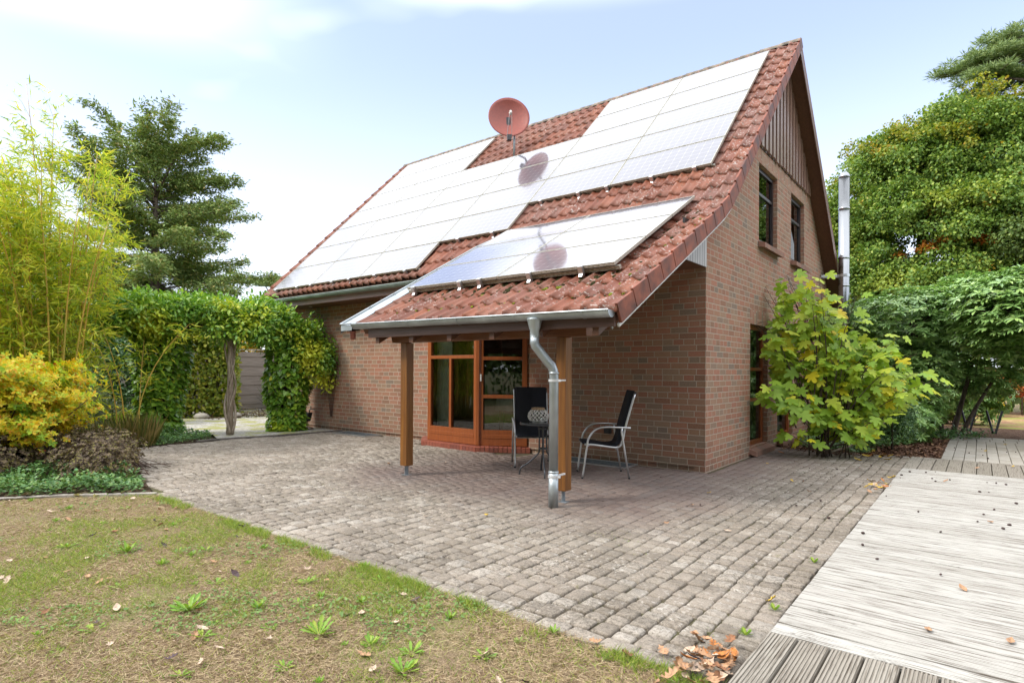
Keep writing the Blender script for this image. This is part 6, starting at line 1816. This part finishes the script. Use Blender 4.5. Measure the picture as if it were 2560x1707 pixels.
# rosette weeds (dandelion, plantain) one by one
WLEAF = lobed([(0, .015), (.18, .04), (.40, .085), (.62, .11), (.80, .095), (.93, .05), (1.0, .0)])
WTOOTH = lobed([(0, .015), (.2, .03), (.30, .09), (.38, .04), (.52, .12), (.60, .06), (.75, .13), (.88, .08), (1.0, .0)])
def rosette_mesh(seed, nl, L, shape, rise):
    rg_ = np.random.default_rng(seed); a = np.linspace(0, 2 * np.pi, nl, endpoint=False) * 2.618 + rg_.normal(size=nl) * .15
    el = rg_.uniform(rise[0], rise[1], nl)
    D = np.stack([np.cos(a), np.sin(a), el], 1); P_ = np.zeros((nl, 3)) + D * .008
    o = leaves('leaf_rosette', P_, D, np.tile(UP, (nl, 1)) + rnd_unit(rg_, nl) * .25, L * rg_.uniform(.6, 1.1, nl), shape, M_WEED)
    return o
protos = []
for k, (nl, L, sh_, rise) in enumerate([(22, .135, WTOOTH, (.15, 1.0)), (16, .11, WLEAF, (.1, .7)), (13, .085, WTOOTH, (.05, .5)), (26, .10, WLEAF, (.3, 1.4))]):
    o = rosette_mesh(200 + k, nl, L, sh_, rise); me = o.data; bpy.data.objects.remove(o); protos.append(me)
# positions on the lawn
WEEDS = [(.52, -6.02, 0), (.22, -6.12, 0), (.86, -6.10, 0), (.40, -6.42, 1), (.95, -6.45, 2), (.72, -6.62, 1), (-.35, -6.15, 3), (-.62, -6.42, 0), (-.22, -6.52, 1), (1.15, -6.32, 1), (.05, -5.72, 3), (-.95, -6.12, 2), (-1.35, -6.55, 2), (.62, -5.55, 3), (-.15, -5.42, 2), (-1.7, -5.85, 1), (-2.3, -5.75, 2), (-2.1, -6.25, 3), (-2.75, -5.6, 2), (-3.2, -6.1, 1), (-1.05, -5.6, 2), (1.05, -5.75, 2), (-3.7, -5.75, 2), (.1, -6.75, 1), (-.75, -6.85, 2), (1.3, -6.05, 2), (-1.6, -6.2, 3), (-2.6, -6.5, 1), (.75, -5.95, 1), (-.05, -6.25, 2), (-.1, -5.95, 1), (-.5, -5.75, 1)]
for i, (x, y, k) in enumerate(WEEDS):
    w_ = link('rosette_weed', protos[k]); w_.location = (x, y, -.008); w_.rotation_euler = (0, 0, i * 1.7); s_ = .45 + .42 * ((i * 37) % 10) / 10
    w_.scale = (s_, s_, s_)
    lab = {0: 'lush green dandelion-like rosette in the thin lawn', 1: 'flat rosette of smooth green leaves in the thin lawn', 2: 'small toothed rosette pressed flat in the thin lawn', 3: 'dense upright tuft of green leaves in the thin lawn'}[k]
    tag(w_, lab, 'weed', 'rosette weeds in the lawn, ' + ('lush', 'smooth', 'small', 'tufted')[k])
P = lawn_pts(1600)[:70]
for i, (x, y) in enumerate(P):
    w_ = link('rosette_weed', protos[(2, 3, 1)[i % 3]]); w_.location = (x, y, -.008); w_.rotation_euler = (0, 0, i * 2.1); s_ = rg.uniform(.22, .45); w_.scale = (s_, s_, s_)
    tag(w_, 'tiny green weed sprouting from the dry thatch of the lawn', 'weed', 'tiny weeds in the lawn')
# leafy seedlings between paving and deck
for (x, y, lab) in ((2.0, -4.28, 'small bright green seedling by the deck edge, farther from the leaf heap'), (1.97, -4.72, 'small bright green seedling beside the brown leaf heap'), (1.99, -3.2, 'small bright green seedling by the deck edge half way along the paving')):
    w_ = link('seedling', protos[3]); w_.location = (x, y, .0); w_.scale = (.45, .45, .45); w_['label'] = lab; w_['category'] = 'weed'; w_['group'] = 'seedlings along the deck edge'

# fallen oak leaves, each its own thing
def leaf_proto(seed, curl, outline=None):
    V, F = OAK if outline is None else lobed(outline)
    V = V.copy(); V[:, 1] *= .95
    rg_ = np.random.default_rng(seed)
    V[:, 2] += curl * (V[:, 0] - .5) ** 2 * 1.3 + curl * .9 * np.abs(V[:, 1]) ** 1.5 + .03 * np.sin(V[:, 0] * 9 + seed)
    V[:, 0] -= .5
    me = bpy.data.meshes.new('fallen_leaf'); me.from_pydata([tuple(v) for v in V], [], [tuple(int(i) for i in f) for ff in F for f in ff])
    return me
LEAFCOL = {'pale': (0.56, 0.42, 0.31), 'tan': (0.42, 0.24, 0.13), 'brown': (0.26, 0.115, 0.05), 'purple': (0.085, 0.05, 0.055), 'yellow': (0.60, 0.40, 0.05), 'orange': (0.45, 0.17, 0.04)}
LM = {k: plain(k + "_dead_leaf", v, .7, 0, .25, 6.0) for k, v in LEAFCOL.items()}
BL = [(0, .01), (.15, .16), (.4, .27), (.65, .24), (.85, .12), (1.0, .01)]
LP = {}
for k in LEAFCOL:
    LP[k] = []
    for j, (cu, ol) in enumerate([(.35, None), (.7, None), (.5, BL)]):
        me = leaf_proto(j * 7 + 1, cu, ol); me.materials.append(LM[k]); LP[k].append(me)
def drop(col, x, y, z, s, where, group, tilt=.25, sh=None):
    j = rg.integers(0, 3) if sh is None else sh
    o = link('fallen_leaf', LP[col][j]); o.location = (x, y, z); o.scale = (s,) * 3
    o.rotation_euler = (rg.normal() * tilt, rg.normal() * tilt, rg.uniform(0, 6.28))
    tag(o, '%s dead leaf lying %s' % (col, where), 'leaf', '%s dead leaves %s' % (col, group))
P = lawn_pts(2600, -7.9)[:105]
for (x, y) in P:
    drop(rg.choice(['pale', 'tan', 'brown', 'purple'], p=[.42, .3, .13, .15]), x, y, .012, rg.uniform(.04, .08), 'flat on the thin lawn', 'on the lawn')
for k in range(44):   # heap in the corner of lawn, paving and deck
    q = rg.random(); x = 2.03 - abs(rg.normal()) * .13; y = -5.02 - .30 * q + rg.normal() * .10
    drop(rg.choice(['pale', 'tan', 'brown', 'orange', 'purple'], p=[.25, .3, .22, .15, .08]), x, y, .012 + .06 * rg.random() * max(0, 1 - abs(x - 1.95) * 3), rg.uniform(.065, .105), 'in the heap at the deck corner', 'heaped at the deck corner', .32)
for k in range(16):
    drop(rg.choice(['orange', 'yellow', 'tan', 'pale']), 1.98 + rg.normal() * .05, .35 + rg.normal() * .28, .02 + .02 * rg.random(), rg.uniform(.08, .12), 'in the small drift halfway along the deck edge', 'drifted against the deck', .3)
for k in range(34):
    x, y = rg.uniform(-3.9, 2.0), rg.uniform(-4.9, 2.6)
    if -.2 > y and -3.8 < x < .2 and y > -2.6 and rg.random() < .7: continue
    if y > -.3 and x < .25: continue
    drop(rg.choice(['pale', 'tan', 'yellow', 'brown'], p=[.4, .3, .15, .15]), x, y, .012, rg.uniform(.045, .08), 'alone on the paving', 'scattered on the paving')
for k in range(16):
    drop(rg.choice(['yellow', 'orange']), rg.uniform(.2, 2.2), rg.uniform(2.6, 3.9), .015, rg.uniform(.08, .13), 'under the fig bush', 'under the fig bush', .3, 2)
for (x, y, c_) in ((3.05, -4.05, 'tan'), (2.72, -4.15, 'tan'), (3.62, -1.6, 'orange'), (2.85, -3.3, 'tan'), (3.35, -4.5, 'brown'), (3.75, -3.35, 'yellow'), (3.0, -1.1, 'tan'), (2.6, 1.1, 'tan'), (3.35, .95, 'orange'), (3.9, .2, 'tan'), (2.9, 2.6, 'tan'), (3.3, 3.1, 'yellow'), (3.0, 5.2, 'yellow'), (3.3, 6.6, 'yellow'), (2.7, 7.3, 'yellow'), (3.9, 7.5, 'tan')):
    drop(c_, x, y, .046 if y < 3.5 else .02, .07, 'alone on the timber deck' if y < 3.5 else 'on the slab path', 'on the deck' if y < 3.5 else 'on the path', .2, 2)
M_CONE = plain("dark_seed_husk", (0.07, 0.035, 0.03), .6, 0, .3, 30)
b = MB(); b.lathe([(0, -.011), (.007, -.009), (.0105, 0), (.009, .008), (.004, .013), (0, .014)], 8); cone0 = b.build('seed_husk', M_CONE, None, smooth=True)
first = True
for k in range(62):
    if k < 44: x, y, z = rg.uniform(2.12, 4.3), -4.5 + 6.4 * rg.random() ** .7, .047
    elif k < 52: x, y, z = rg.uniform(2.5, 3.6), rg.uniform(3.65, 6.8), .02
    else: x, y, z = rg.uniform(-.4, 1.9), rg.uniform(-2.5, 2.4), .012
    o = cone0 if first else link('seed_husk', cone0.data); first = False
    o.location = (x, y, z); o.rotation_euler = (R(90) + rg.normal() * .2, 0, rg.uniform(0, 6.28)); s_ = rg.uniform(.5, 1.05); o.scale = (s_, s_, s_ * 1.3)
    w_ = 'on the pale deck' if k < 44 else 'on the slab path' if k < 52 else 'on the paving by the gable'
    tag(o, 'tiny dark seed husk lying ' + w_, 'seed husk', 'dark seed husks ' + w_)
# bark chips on the mulch
P = np.stack([rg.uniform(.15, 2.5, 9000), rg.uniform(2.95, 7.2, 9000)], 1); P = P[inside(P, [(.02, 3.35), (.9, 3.08), (2.05, 3.5), (2.42, 3.7), (2.42, 7.0), (.02, 7.2)])]
P3 = np.concatenate([P, rg.uniform(0, .03, (len(P), 1))], 1); n = len(P)
M_CHIP = leaf_mat("bark_chip", [(0, (0.06, 0.03, 0.02)), (.5, (0.15, 0.075, 0.045)), (.85, (0.26, 0.14, 0.08)), (1, (0.38, 0.25, 0.15))], .85, .0)
kind(leaves('bark_chips', P3, rnd_unit(rg, n) * np.array([1, 1, .35]), rnd_unit(rg, n) * .5 + UP, rg.uniform(.03, .075, n), OVAL, M_CHIP, None, .55), 'stuff')
# red-brown leaf litter behind the arbor and by the soil bed
P = np.concatenate([np.stack([rg.uniform(-15.4, -13.2, 1800), rg.uniform(-.6, 3.6, 1800)], 1), np.stack([rg.uniform(-9.0, -4.4, 2600), rg.uniform(-6.6, -3.9, 2600)], 1)])
P = P[(P[:, 0] < -12) | inside(P, [(-4.3, -5.4), (-5.2, -5.08), (-7.05, -4.6), (-8.5, -4.1), (-9, -6), (-7.6, -6.9), (-5.2, -6.5)])]
n = len(P); P3 = np.concatenate([P, rg.uniform(.01, .03, (n, 1))], 1)
kind(leaves('leaf_litter', P3, rnd_unit(rg, n) * np.array([1, 1, .3]), rnd_unit(rg, n) * .4 + UP, rg.uniform(.05, .10, n), OVAL, M_BROWN, None, .7), 'stuff')
